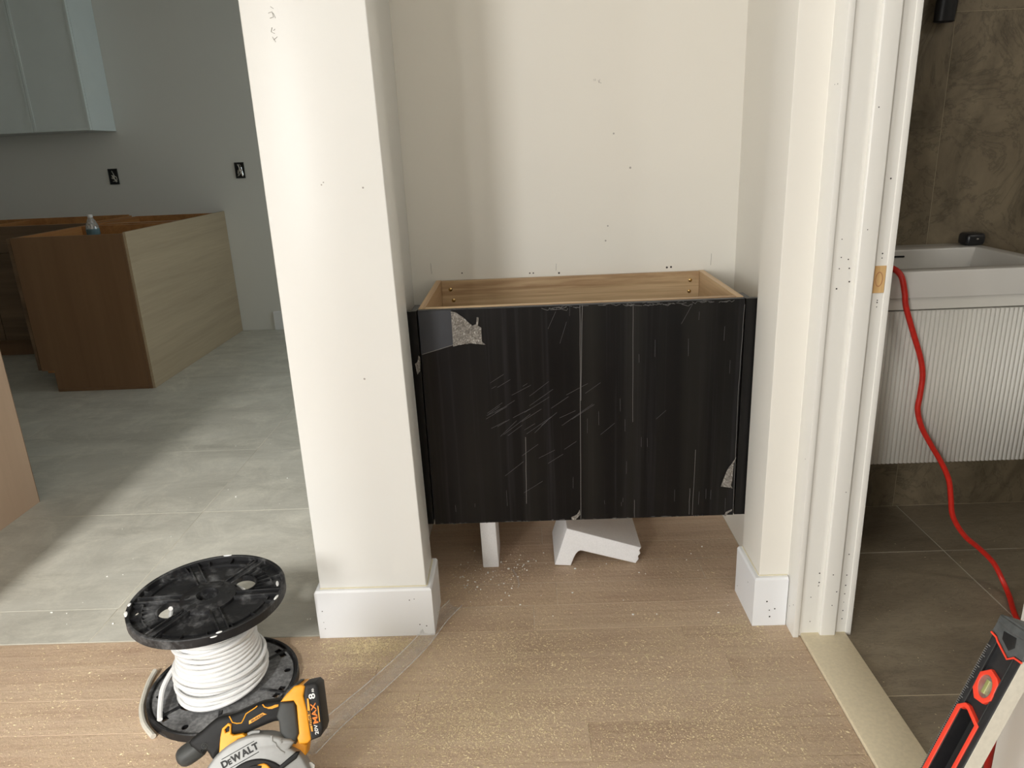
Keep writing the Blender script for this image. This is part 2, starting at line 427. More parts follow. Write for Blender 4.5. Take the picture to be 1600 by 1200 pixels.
# ---------------------------------------------------------------- room shell
HC = 2.7
floor = struct(box('floor', -5.0, 0.69, -3.7, 1.704, -0.12, -0.006, M['sub']))
floor_n = struct(box('floor_alcove', -0.357, 0.66, 1.704, 2.32, -0.12, -0.006, M['sub']))
floor_k = struct(box('floor_kitchen', -5.0, 1.5, 1.706, 5.6, -0.13, -0.0006, M['grout_k']))
floor_b = struct(box('floor_bathroom', 0.806, 3.0, -1.0, 2.347, -0.13, -0.0015, M['grout_b']))
HF = 4.7      # unseen hall ceiling height, raised to let light in from high up
ceil = struct(box('ceiling', -5.0, 3.0, 1.72, 5.61, HC, HC + 0.1, M['ceiling']))
ceil_h = struct(box('ceiling_hall', -5.0, 0.82, -3.7, 1.84, HF, HF + 0.1, M['ceiling']))
ceil_b = struct(box('ceiling_bathroom', 0.8065, 3.1, -1.1, 1.72, HC, HC + 0.1, M['ceiling']))
wall_up = struct(box('wall_over_opening', -5.0, 0.806, 1.722, 1.84, HC + 0.1005, HF, M['wall']))

# planks: rows run along X
rows = [1.704 + 0.1135 * k for k in range(-12, 6)]
for i, y0 in enumerate(rows):
    y1 = y0 + 0.1135
    xa, xb, par = (-2.3, 0.688, floor) if y1 < 1.72 else (-0.356, 0.659, floor_n)
    y1 = min(y1, 2.319)
    if y1 - y0 < 0.02: continue
    cuts = [xa]; x = xa + random.uniform(0.25, 1.0)
    if abs(y0 - 1.8175) < 0.01: x = 0.06
    while x < xb - 0.15:
        cuts.append(x); x += random.uniform(0.85, 1.5)
    cuts.append(xb)
    for a, b in zip(cuts[:-1], cuts[1:]):
        dz = random.uniform(-0.0005, 0.0)
        box('plank', a + 0.0002, b - 0.0002, y0 + 0.0003, y1 - 0.0003, -0.0059, dz, M['plank'], par, 0.0006, 1)

# kitchen tiles
ky = [1.706, 1.862, 2.470, 3.076, 3.682, 4.288, 4.894, 5.509]
kx = [-4.90, -3.68, -2.46, -1.24, -0.02, 1.2]
for y0, y1 in zip(ky[:-1], ky[1:]):
    for x0, x1 in zip(kx[:-1], kx[1:]):
        if y0 < 2.4:
            if x0 > -0.6: continue
            x1 = min(x1, -0.582)
        g = 0.0011
        box('tile', x0 + g, x1 - g, y0 + g, y1 - g, -0.0017, random.uniform(-0.0003, 0.0002), M['tile_k'], floor_k, 0.0006, 1)
# bathroom tiles
by = [0.2, 0.80, 1.42, 2.043, 2.346]; bx = [0.807, 1.275, 1.885, 2.5, 2.99]
for y0, y1 in zip(by[:-1], by[1:]):
    for x0, x1 in zip(bx[:-1], bx[1:]):
        g = 0.0014
        box('tile', x0 + g, x1 - g, y0 + g, y1 - g, -0.0013, random.uniform(-0.0003, 0.0002), M['tile_b'], floor_b, 0.0006, 1)

# left partition end (the pillar): its right edge leans a little
def prism(name, poly_b, poly_t, z0, z1, mat, parent=None, bev=0.0):
    bm = bmesh.new()
    a = [bm.verts.new((x, y, z0)) for x, y in poly_b]; b = [bm.verts.new((x, y, z1)) for x, y in poly_t]
    n = len(a); bm.faces.new(a[::-1]); bm.faces.new(b)
    for i in range(n): bm.faces.new((a[i], a[(i + 1) % n], b[(i + 1) % n], b[i]))
    if bev:
        ed = [e for e in bm.edges if abs(e.verts[0].co.z - e.verts[1].co.z) > 0.5]
        bmesh.ops.bevel(bm, geom=ed, offset=bev, segments=3, profile=0.5, affect='EDGES')
    return from_bm(name, bm, mat, parent, bev > 0)
sh = -0.0135 * HC
wall_l = struct(prism('wall_left',
    [(-0.581, 1.71), (-0.292, 1.71), (-0.292, 1.84), (-0.357, 1.84), (-0.357, 2.32), (-0.581, 2.32)],
    [(-0.581, 1.71), (-0.292 + sh, 1.71), (-0.292 + sh, 1.84), (-0.357, 1.84), (-0.357, 2.32), (-0.581, 2.32)], 0, HC, M['gloss_wall'], None, 0.003))
wall_bk = struct(box('wall_back', -0.581, 0.81, 2.32, 2.44, 0, HC, M['wall']))
wall_r = struct(prism('wall_right',
    [(0.592, 1.71), (0.667, 1.71), (0.677, 1.656), (0.806, 1.656), (0.806, 2.32), (0.66, 2.32), (0.66, 1.865), (0.592, 1.865)],
    [(0.592, 1.71), (0.667, 1.71), (0.677, 1.656), (0.806, 1.656), (0.806, 2.32), (0.66, 2.32), (0.66, 1.865), (0.592, 1.865)], 0, HC, M['wall'], None, 0.0015))
wall_door = struct(box('wall_door_side', 0.679, 0.806, -3.6, 0.865, 0, HF, M['trim']))
wall_head = struct(box('wall_over_door', 0.679, 0.806, 0.865, 1.656, 2.06, HF, M['trim']))
wall_kb = struct(box('wall_kitchen_back', -5.0, 1.5, 5.51, 5.61, 0, HC, M['kitchen_wall']))
wall_kr = struct(box('wall_kitchen_right', 1.5, 1.6, 2.45, 5.61, 0, HC, M['kitchen_wall']))
wall_kf = struct(box('wall_behind_bathroom', 0.81, 3.1, 2.46, 2.56, 0, HC, M['kitchen_wall']))
wall_fl = struct(box('wall_far_left', -5.1, -5.0, -3.7, 5.61, 0, HF, M['kitchen_wall']))
wall_stub = struct(box('wall_left_stub', -5.0, -1.64, 0.55, 0.95, 0, HF, M['wall']))  # unseen wall end, placed to cut the light along the kitchen floor
wall_br = struct(box('wall_bathroom_right', 3.0, 3.1, -1.0, 2.46, 0, HC, M['ceiling']))
wall_bf = struct(box('wall_bathroom_front', 0.806, 3.1, -1.1, -1.0, 0, HC, M['ceiling']))
# rear wall of the room, with two window openings
wr = bmesh.new()
for a in ((-5.0, -3.12, 0, HF), (-2.08, -2.02, 0, HF), (-0.93, 0.81, 0, HF), (-2.02, -0.93, 0, 0.05), (-2.02, -0.93, 4.6, HF), (-3.12, -2.08, 0, 0.40), (-3.12, -2.08, 2.6, HF)):
    bm_box(wr, a[0], a[1], -3.7, -3.6, a[2], a[3])
struct(from_bm('wall_rear', wr, M['wall']))
# bathroom tiled back wall with panels
wall_bb = struct(box('wall_bathroom_back', 0.807, 3.0, 2.3457, 2.459, -0.02, HC, M['grout_w']))
wx = [0.808, 1.262, 1.872, 2.48, 2.99]
for k, (x0, x1) in enumerate(zip(wx[:-1], wx[1:])):
    wz = [0.0, 0.350, 1.570, 2.69] if k % 2 else [0.0, 0.46, 1.68, 2.69]
    for z0, z1 in zip(wz[:-1], wz[1:]):
        g = 0.0006
        box('tile', x0 + g, x1 - g, 2.345, 2.3485, z0 + g, z1 - g, M['tile_w'], wall_bb, 0.0006, 1)

# baseboards
def baseboard(name, poly_out, poly_in, h, mat):
    """open path of outer points and matching inner points; eased top edge"""
    bm = bmesh.new(); cols = []
    for (o, i) in zip(poly_out, poly_in):
        o = Vector((*o, 0)); i = Vector((*i, 0)); e = (i - o) * 0.3
        cols.append([bm.verts.new(o), bm.verts.new(o + Vector((0, 0, h - 0.005))), bm.verts.new(o + e + Vector((0, 0, h))), bm.verts.new(i + Vector((0, 0, h))), bm.verts.new(i)])
    for a, b in zip(cols[:-1], cols[1:]):
        for k in range(5): bm.faces.new((a[k], b[k], b[(k + 1) % 5], a[(k + 1) % 5]))
    bm.faces.new(cols[0]); bm.faces.new(cols[-1][::-1])
    return struct(from_bm(name, bm, mat))
bb_l = baseboard('baseboard_left', [(-0.594, 1.835), (-0.594, 1.695), (-0.279, 1.695), (-0.279, 1.848)], [(-0.581, 1.835), (-0.581, 1.71), (-0.2935, 1.71), (-0.2935, 1.848)], 0.145, M['base_trim'])
bb_r = baseboard('baseboard_right', [(0.577, 1.862), (0.577, 1.695), (0.6655, 1.695)], [(0.592, 1.862), (0.592, 1.71), (0.6655, 1.71)], 0.145, M['base_trim'])
bb_k = baseboard('baseboard_kitchen', [(-1.93, 5.495), (1.49, 5.495)], [(-1.93, 5.51), (1.49, 5.51)], 0.14, M['base_trim'])
dots('nail_hole', [(-0.578, 1.695, z) for z in (0.05, 0.085)] + [(x, 1.695, z) for x, z in ((-0.30, 0.03), (-0.318, 0.035), (-0.34, 0.112), (-0.327, 0.115), (-0.576, 0.03))], (0, -1, 0), 0.0016, M['nail'], bb_l)
dots('nail_hole', [(0.62, 1.695, 0.048), (0.612, 1.695, 0.075), (0.634, 1.695, 0.052), (0.622, 1.695, 0.028)], (0, -1, 0), 0.0022, M['nail'], bb_r)
dots('nail_hole', [(0.577, 1.84, 0.03), (0.577, 1.75, 0.10)], (-1, 0, 0), 0.002, M['nail'], bb_r)

tube('caulk_line', [(-0.5805, 1.709, 0.1455), (-0.294, 1.709, 0.1455), (-0.2925, 1.711, 0.1455), (-0.2925, 1.838, 0.1455)], 0.0026, M['caulk'], bb_l, 6)
tube('caulk_line', [(0.5915, 1.86, 0.1455), (0.5915, 1.711, 0.1455), (0.5930, 1.7095, 0.1455), (0.665, 1.7095, 0.1455)], 0.0026, M['caulk'], bb_r, 6)
# door lining: casing, jamb, stop
trim1 = struct(box('trim_1', 0.667, 0.6815, 1.640, 1.7095, 0, 2.13, M['trim'], None, 0.0018, 2))
trim1.name = 'trim_1'
jamb = struct(box('trim_2', 0.6825, 0.806, 1.6465, 1.657, 0.001, 2.06, M['trim'], None, 0.0008, 1))
stop = struct(box('trim_3', 0.734, 0.774, 1.634, 1.6475, 0.001, 2.05, M['trim'], None, 0.0035, 3))
trim4 = struct(box('trim_4', 0.8045, 0.8185, 1.6445, 1.715, 0, 2.13, M['trim'], None, 0.0015, 2))
trim5 = struct(box('trim_5', 0.667, 0.6805, 0.805, 0.877, 0, 2.13, M['trim'], None, 0.0018, 2))
trim6 = struct(box('trim_6', 0.681, 0.806, 0.8645, 0.873, 0.012, 2.06, M['trim'], None, 0.0008, 1))
trim7 = struct(box('trim_7', 0.667, 0.6805, 0.805, 1.7095, 2.06, 2.13, M['trim'], None, 0.0018, 2))
thr = struct(box('trim_8', 0.6884, 0.804, 0.872, 1.650, -0.004, 0.010, M['threshold'], None, 0.003, 2))
H = []
for x, z in ((0.70, 1.03), (0.702, 0.99), (0.70, 0.965), (0.722, 0.965), (0.698, 0.92), (0.718, 0.985), (0.725, 0.935)): H.append((x, 1.6465, z))
for k in range(5): H.append((random.uniform(0.70, 0.728), 1.6465, random.uniform(0.04, 0.19)))
dots('nail_hole', H, (0, -1, 0), 0.0017, M['nail'], jamb)
dots('nail_hole', [(0.748, 1.634, 1.05), (0.762, 1.634, 0.42), (0.757, 1.634, 0.10), (0.765, 1.634, 0.14), (0.752, 1.634, 0.19), (0.745, 1.634, 1.30)], (0, -1, 0), 0.0015, M['nail'], stop)
dots('nail_hole', [(0.792, 1.6465, z) for z in (0.05, 0.075, 0.10, 0.125, 0.15, 0.18, 0.24, 0.89, 0.875, 0.885, 0.985, 0.995, 1.155)], (0, -1, 0), 0.0016, M['nail'], jamb)
dots('nail_hole', [(0.667, y, z) for y, z in ((1.66, 0.5), (1.68, 0.07), (1.655, 0.09), (1.66, 1.35), (1.675, 1.35))], (-1, 0, 0), 0.0014, M['nail'], trim1)
blk = box('strike_block', 0.7765, 0.8035, 1.6445, 1.648, 0.907, 0.968, M['block'], jamb, 0.0005, 1)
kb = plate('knot', [circle(0.7895, 0.938, 0.0085, 20, 0.017), circle(0.7895, 0.938, 0.0066, 20, 0.0148, rev=True)], 0.0006, M['knot'], jamb, XZ(1.6442))

# pencil marks and scuffs on the paint
def scr(base, L, ax='xz'):
    return [[(base[0] + a, base[1], base[2] + b) for a, b in s] for s in L]
yy = 1.7095
marks = scr((-0.514, yy, 1.555), [[(0, 0), (0.006, -0.004)], [(-0.006, -0.012), (0.002, -0.010), (0.004, -0.02), (-0.004, -0.022)], [(0.004, -0.012), (0.008, -0.022)]]) \
      + scr((-0.516, yy, 1.515), [[(0, 0), (-0.003, -0.008), (0.004, -0.012)], [(0.006, -0.003), (0.002, -0.006)], [(-0.002, -0.018), (0.004, -0.028)], [(0.009, -0.018), (0.0, -0.024)]])
strokes('pencil_mark', marks, 0.0006, M['pencil'], wall_l)
yb = 2.3197
marks = scr((0.235, yb, 1.43), [[(0, 0), (0.002, -0.008)], [(-0.009, 0.004), (-0.008, -0.002)], [(0.005, 0.002), (0.002, -0.006), (0.009, -0.009)], [(-0.013, 0.003), (-0.012, -0.002)]]) \
      + scr((0.10, yb, 0.90), [[(0, 0), (-0.001, -0.022)]]) + scr((0.585, yb, 0.90), [[(0, 0.012), (-0.001, -0.024)]]) + scr((-0.295, yb, 0.905), [[(0, 0.012), (0.001, -0.022)]])
strokes('pencil_mark', marks, 0.0007, M['pencil'], wall_bk)
dots('screw_hole', [(0.016, 2.32, 0.873), (0.027, 2.32, 0.873), (0.447, 2.32, 0.874), (0.460, 2.32, 0.875), (-0.198, 2.32, 0.882), (0.108, 2.32, 0.870)], (0, -1, 0), 0.003, M['nail'], wall_bk)
dots('scuff', [(0.33, 2.32, 1.18), (0.255, 2.32, 0.965), (0.262, 2.32, 1.01), (0.28, 2.32, 1.28)], (0, -1, 0), 0.0028, M['pencil'], wall_bk)
dots('scuff', [(-0.45, 1.71, 1.19), (-0.445, 1.71, 1.195), (-0.40, 1.71, 0.73), (-0.357, 1.71, 1.18)], (0, -1, 0), 0.0022, M['pencil'], wall_l)

# ---------------------------------------------------------------- alcove cabinet (hung, with black film)
cab = thing('vanity_cabinet', (0.14, 2.09, 0.241), 'black open-topped wall-hung cabinet with scuffed protective film in the white alcove', 'cabinet')
X0, X1, Y0, Y1, Z0, Z1 = -0.281, 0.562, 1.865, 2.315, 0.245, 0.8625
box('side_panel', X0, X0 + 0.017, Y0 + 0.021, Y1, Z0, Z1, M['oak_y'], cab, 0.0006, 1)
box('side_panel', X1 - 0.017, X1, Y0 + 0.021, Y1, Z0, Z1, M['oak_y'], cab, 0.0006, 1)
box('back_panel', X0 + 0.0175, X1 - 0.0175, Y1 - 0.016, Y1, Z0, Z1 - 0.001, M['oak'], cab, 0.0006, 1)
box('front_rail', X0 + 0.0175, X1 - 0.0175, Y0 + 0.021, Y0 + 0.038, Z1 - 0.12, Z1 - 0.0005, M['oak'], cab, 0.0006, 1)
box('bottom_panel', X0 + 0.0175, X1 - 0.0175, Y0 + 0.04, Y1 - 0.0165, Z0, Z0 + 0.016, M['oak'], cab)
fp = box('front_panel', X0 + 0.001, X1 - 0.001, Y0 + 0.001, Y0 + 0.0203, Z0 - 0.002, Z1 - 0.002, M['black_panel'], cab, 0.001, 1)
for s, xo in ((-1, X0), (1, X1)):
    fl = 0.058 if s > 0 else 0.052
    xa, xb = (xo + 0.0035, xo + fl) if s > 0 else (xo - fl, xo - 0.0035)
    yf = 1.872
    fs = box('filler_strip', xa, xb, yf, yf + 0.019, Z0 - 0.004, Z1 - 0.004, M['film'], cab, 0.0008, 1)
    ra, rb = (xo + 0.002, xo + 0.02) if s > 0 else (xo - 0.02, xo - 0.002)
    box('filler_return', ra, rb, yf + 0.0195, yf + 0.085, Z0, Z1 - 0.0045, M['black_panel'], cab, 0.0006, 1)
# film: two sheets, the left one torn away at its upper left corner
seam0, seam1 = 0.1385, 0.1335
zt, zb_ = Z1 - 0.003, Z0 - 0.001
left = [(X0 + 0.0015, zb_), (seam1, zb_), (seam0, zt), (-0.194, zt), (-0.194, 0.768), (-0.22, 0.760), (-0.242, 0.7535), (-0.268, 0.7475), (X0 + 0.0015, 0.744)]
right = [(seam1 + 0.0006, zb_), (X1 - 0.0015, zb_), (X1 - 0.0015, zt), (seam0 + 0.0006, zt)]
f1 = plate('film_sheet', [left], 0.0006, M['film'], cab, XZ(Y0 + 0.0006))
f2 = plate('film_sheet', [right], 0.0006, M['film'], cab, XZ(Y0 + 0.0006))
yf = Y0 - 0.0001
def seg(a, b, n=6, j=0.0006):
    return [(a[0] + (b[0] - a[0]) * k / n + random.uniform(-j, j), yf, a[1] + (b[1] - a[1]) * k / n) for k in range(n + 1)]
strokes('film_crease', [seg((seam0, zt), (seam1, zb_), 12), seg((seam0 + 0.006, zt), (seam1 + 0.004, 0.6), 6), seg((-0.014, 0.50), (-0.018, 0.30), 6)], 0.0010, M['crease'], f1)
strokes('film_crease', [seg((X0 + 0.003, 0.744), (-0.242, 0.7535), 4), seg((-0.242, 0.7535), (-0.19, 0.768), 4)], 0.0011, M['crease'], f1)
strokes('film_crease', [seg((0.5605, 0.845), (0.556, 0.62), 8, 0.001), seg((0.556, 0.62), (0.5595, 0.26), 8), seg((0.275, 0.854), (0.277, 0.534), 8, 0.0003), seg((0.284, 0.30), (0.284, 0.245), 3), seg((0.437, 0.33), (0.437, 0.25), 4), seg((0.449, 0.446), (0.446, 0.247), 4, 0.0003)], 0.0007, M['crease'], f2)
L = []
for k in range(34):
    x, z = random.uniform(-0.12, 0.12), 0.56 + random.gauss(0, 0.075); l = abs(random.gauss(0.045, 0.025)) + 0.012
    a = math.radians(random.gauss(31, 5)); L.append([(x, yf, z), (x + l * math.cos(a), yf, z + l * math.sin(a))])
for x, z, l, a in ((0.055, 0.80, 0.05, 65), (0.085, 0.76, 0.06, 72), (0.045, 0.42, 0.05, 32), (0.15, 0.62, 0.05, 35), (0.34, 0.54, 0.035, 42), (0.40, 0.80, 0.06, 62), (0.19, 0.50, 0.05, 40)):
    a = math.radians(a); L.append([(x, yf, z), (x + l * math.cos(a), yf, z + l * math.sin(a))])
for k in range(26):
    x = random.uniform(-0.26, 0.55); z = random.choice((random.uniform(0.245, 0.30), random.uniform(0.3, 0.85))); L.append([(x, yf, z), (x + random.uniform(-.001, .001), yf, z + random.uniform(0.01, 0.05))])
strokes('scratch', L, 0.00032, M['scratch'], f1)
# ragged pale film edge along the top and bottom
L = []
for k in range(40):
    x = random.uniform(0.02, 0.55); z = zt - 0.001 - abs(random.gauss(0, 0.004)) ; L.append([(x, yf, z), (x + random.uniform(0.004, 0.02), yf - 0.001, z - random.uniform(-0.004, 0.006)), (x + random.uniform(0.01, 0.03), yf, z)])
for k in range(40):
    x = random.uniform(-0.27, 0.55); L.append([(x, yf, zb_ + 0.002), (x + random.uniform(0.002, 0.012), yf - 0.001, zb_ + random.uniform(-0.001, 0.004))])
strokes('film_fray', L, 0.0006, M['crease'], f2)

def crumpled(name, outline, parent, y, amp=0.005, n=2):
    me = plate_mesh([outline], 0.0008)
    bm = bmesh.new(); bm.from_mesh(me); bpy.data.meshes.remove(me)
    for k in range(n + 2):
        lg = [e for e in bm.edges if e.calc_length() > 0.006]
        if lg: bmesh.ops.subdivide_edges(bm, edges=lg, cuts=1); bmesh.ops.triangulate(bm, faces=bm.faces)
    import mathutils
    for v in bm.verts:
        h = mathutils.noise.noise(Vector((v.co.x * 130, v.co.y * 130, 3.1))) + 0.6 * mathutils.noise.noise(Vector((v.co.x * 320, v.co.y * 320, 7)))
        v.co.z += amp * (0.6 + 0.7 * h)
    bm.transform(XZ(y)); return from_bm(name, bm, M['crumple'], parent)
crumpled('loose_film', [(-0.194, 0.857), (-0.182, 0.854), (-0.163, 0.840), (-0.141, 0.817), (-0.131, 0.821), (-0.128, 0.839), (-0.123, 0.838), (-0.126, 0.817), (-0.118, 0.810), (-0.118, 0.773), (-0.110, 0.765), (-0.147, 0.770), (-0.174, 0.768), (-0.194, 0.763)], cab, Y0 - 0.0005)
crumpled('loose_film', [(0.560, 0.422), (0.554, 0.402), (0.552, 0.35), (0.549, 0.337), (0.555, 0.327), (0.547, 0.330), (0.522, 0.334), (0.526, 0.351), (0.538, 0.385), (0.550, 0.404)], cab, Y0 - 0.0005, 0.003)
crumpled('loose_film', [(0.130, 0.276), (0.122, 0.262), (0.106, 0.254), (0.107, 0.246), (0.118, 0.245), (0.132, 0.262)], cab, Y0 - 0.0005, 0.003)
crumpled('loose_film', [(0.535, 0.243), (0.540, 0.255), (0.556, 0.262), (0.556, 0.258), (0.545, 0.251), (0.541, 0.242)], cab, Y0 - 0.0005, 0.002)
crumpled('loose_film', [(-0.298, 0.72), (-0.291, 0.725), (-0.287, 0.742), (-0.283, 0.737), (-0.286, 0.70), (-0.294, 0.69)], cab, Y0 - 0.0005, 0.003)
for x, z in ((-0.236, 0.835), (-0.228, 0.80), (0.5165, 0.835), (0.5145, 0.80)):
    bm = bmesh.new(); bmesh.ops.create_uvsphere(bm, u_segments=12, v_segments=6, radius=0.006, matrix=Matrix.Translation((x, Y1 - 0.0165, z)) @ Matrix.Diagonal((1, 0.5, 1, 1)))
    bm_box(bm, x - 0.003, x + 0.003, Y1 - 0.0190, Y1 - 0.0185, z - 0.0006, z + 0.0006)
    from_bm('screw', bm, M['brass'], cab, True)

# ---------------------------------------------------------------- foam under the cabinet
fo = thing('foam_block', (-0.14, 2.07, 0), 'slim upright white foam block propping up the black cabinet', 'foam')
bm = bmesh.new(); bm_box(bm, -0.164, -0.114, 2.025, 2.165, 0.0, 0.243, 0.003, 2)
for v in bm.verts: v.co.x += -0.004 * v.co.z / 0.24 * (1 if v.co.x < -0.14 else 1.5)
from_bm('block', bm, M['foam'], fo, True)
fo2 = plate('foam_block', [[(0.101, 0.131), (0.33, 0.056), (0.324, 0.046), (0.328, 0.035), (0.321, 0.026), (0.323, 0.016), (0.313, 0.001), (0.148, 0.051), (0.141, 0.052), (0.134, 0.0485), (0.127, 0.040), (0.121, 0.027), (0.111, 0.0), (0.061, 0.004)]], 0.21, M['foam'], None, XZ(2.126), 0.003)
tagged(fo2, 'white L-shaped foam corner piece lying arched on the oak floor', 'foam')
cr = bmesh.new()
for k in range(230):
    if k < 110: x, y = random.gauss(-0.13, 0.07), random.gauss(1.98, 0.06)
    elif k < 170: x, y = random.uniform(-0.27, 0.56), random.uniform(1.75, 2.2)
    else: x, y = random.uniform(-1.6, -0.6), random.uniform(1.75, 3.4)
    if y < 1.7 or (x < -0.27 and x > -0.6): continue
    s = abs(random.gauss(0, 0.0012)) + 0.0006
    bmesh.ops.create_icosphere(cr, subdivisions=1, radius=s, matrix=Matrix.Translation((x, y, s * 0.7)) @ Matrix.Diagonal((random.uniform(.6, 1.6), random.uniform(.6, 1.6), 0.8, 1)))
o = from_bm('foam_crumbs', cr, M['white_crumb'])
tagged(o, 'scattered white foam crumbs on the floor around the cabinet', 'crumbs', kind='stuff')

# ---------------------------------------------------------------- sawdust
sd = bmesh.new()
def chip(bm, x, y, s):
    s *= 0.86; a = random.uniform(0, 2 * PI); l = s * random.uniform(1, 2.2); h = s * 0.6
    ca, sa = math.cos(a), math.sin(a)
    p = [bm.verts.new((x + ca * l, y + sa * l, 0.0001)), bm.verts.new((x - sa * s, y + ca * s, 0.0001)), bm.verts.new((x - ca * l, y - sa * l, 0.0001)), bm.verts.new((x, y, h))]
    bm.faces.new((p[0], p[1], p[3])); bm.faces.new((p[1], p[2], p[3])); bm.faces.new((p[2], p[0], p[3]))
def on_wood(x, y): return (x < 0.685 and y < 1.694) or (-0.27 < x < 0.57 and y < 2.2)
clusters = [(-0.44, 1.66, 0.085, 0.02, 1500), (-0.47, 1.60, 0.07, 0.045, 1200), (-0.15, 1.36, 0.12, 0.09, 2200), (0.15, 1.35, 0.20, 0.10, 2000), (0.45, 1.36, 0.14, 0.12, 1800),
            (-0.05, 1.62, 0.12, 0.08, 1300), (0.35, 1.60, 0.18, 0.10, 1200), (-0.30, 1.40, 0.14, 0.12, 1500), (-1.1, 1.50, 0.30, 0.12, 900), (-0.2, 1.95, 0.10, 0.12, 500), (0.55, 1.68, 0.06, 0.05, 500), (-1.0, 1.25, 0.3, 0.1, 500)]
for cx, cy, sx, sy, n in clusters:
    for k in range(int(n * 3.0)):
        x, y = random.gauss(cx, sx), random.gauss(cy, sy)
        if on_wood(x, y): chip(sd, x, y, abs(random.gauss(0, 0.0009)) + 0.00045)
for k in range(11000):
    x, y = random.uniform(-1.6, 0.68), random.uniform(1.15, 2.15)
    if on_wood(x, y): chip(sd, x, y, abs(random.gauss(0, 0.0008)) + 0.0004)
for k in range(500):
    x, y = random.uniform(0.82, 1.6), random.uniform(1.2, 2.2); chip(sd, x, y, abs(random.gauss(0, 0.0007)) + 0.0004)
o = from_bm('sawdust', sd, M['crumb'])
tagged(o, 'pale yellow sawdust scattered over the oak floor', 'sawdust', kind='stuff')

# clear plastic strip on the floor
bm = bmesh.new()
path = smooth_path([(-0.232, 1.815, 0.006), (-0.27, 1.74, 0.007), (-0.315, 1.63, 0.004), (-0.40, 1.48, 0.004), (-0.47, 1.37, 0.006), (-0.515, 1.29, 0.003)], 6)
prev = None
for i, p in enumerate(path):
    T = (path[min(i + 1, len(path) - 1)] - path[max(i - 1, 0)]).normalized(); N = Vector((-T.y, T.x, 0)); N.normalize()
    wd = 0.021 + 0.004 * i / len(path)
    ring = []
    for u, hh in ((-1, 0.016), (-0.82, 0.004), (-0.3, 0.001), (0.45, 0.001), (0.8, 0.007), (1, 0.011)):
        ring.append(bm.verts.new(p + N * wd * u + Vector((0, 0, hh - 0.002))))
    if prev:
        for k in range(5): bm.faces.new((prev[k], prev[k + 1], ring[k + 1], ring[k]))
    prev = ring
bmesh.ops.solidify(bm, geom=bm.faces[:], thickness=0.0008)
o = from_bm('plastic_strip', bm, M['clear_strip'], None, True)
L1, L2 = [], []
for i, p in enumerate(path):
    T = (path[min(i + 1, len(path) - 1)] - path[max(i - 1, 0)]).normalized(); N = Vector((-T.y, T.x, 0)); N.normalize(); wd = 0.021 + 0.004 * i / len(path)
    L1.append(p - N * wd + Vector((0, 0, 0.0145))); L2.append(p + N * wd + Vector((0, 0, 0.0095)))
for Lk in (L1, L2): tube('strip_edge', Lk, 0.0011, M['strip_edge'], o, 5)
tagged(o, 'long clear plastic edge strip lying on the oak floor beside the white pillar', 'strip')
o = tube('film_shred', smooth_path([(-0.072, 2.005, 0.003), (-0.058, 1.965, 0.004), (-0.051, 1.925, 0.003), (-0.055, 1.905, 0.003)], 5), 0.0024, M['crease'], None, 5)
o.data.materials[0] = M['clear_strip']
tagged(o, 'thin curled shred of pale film on the floor before the foam pieces', 'scrap')

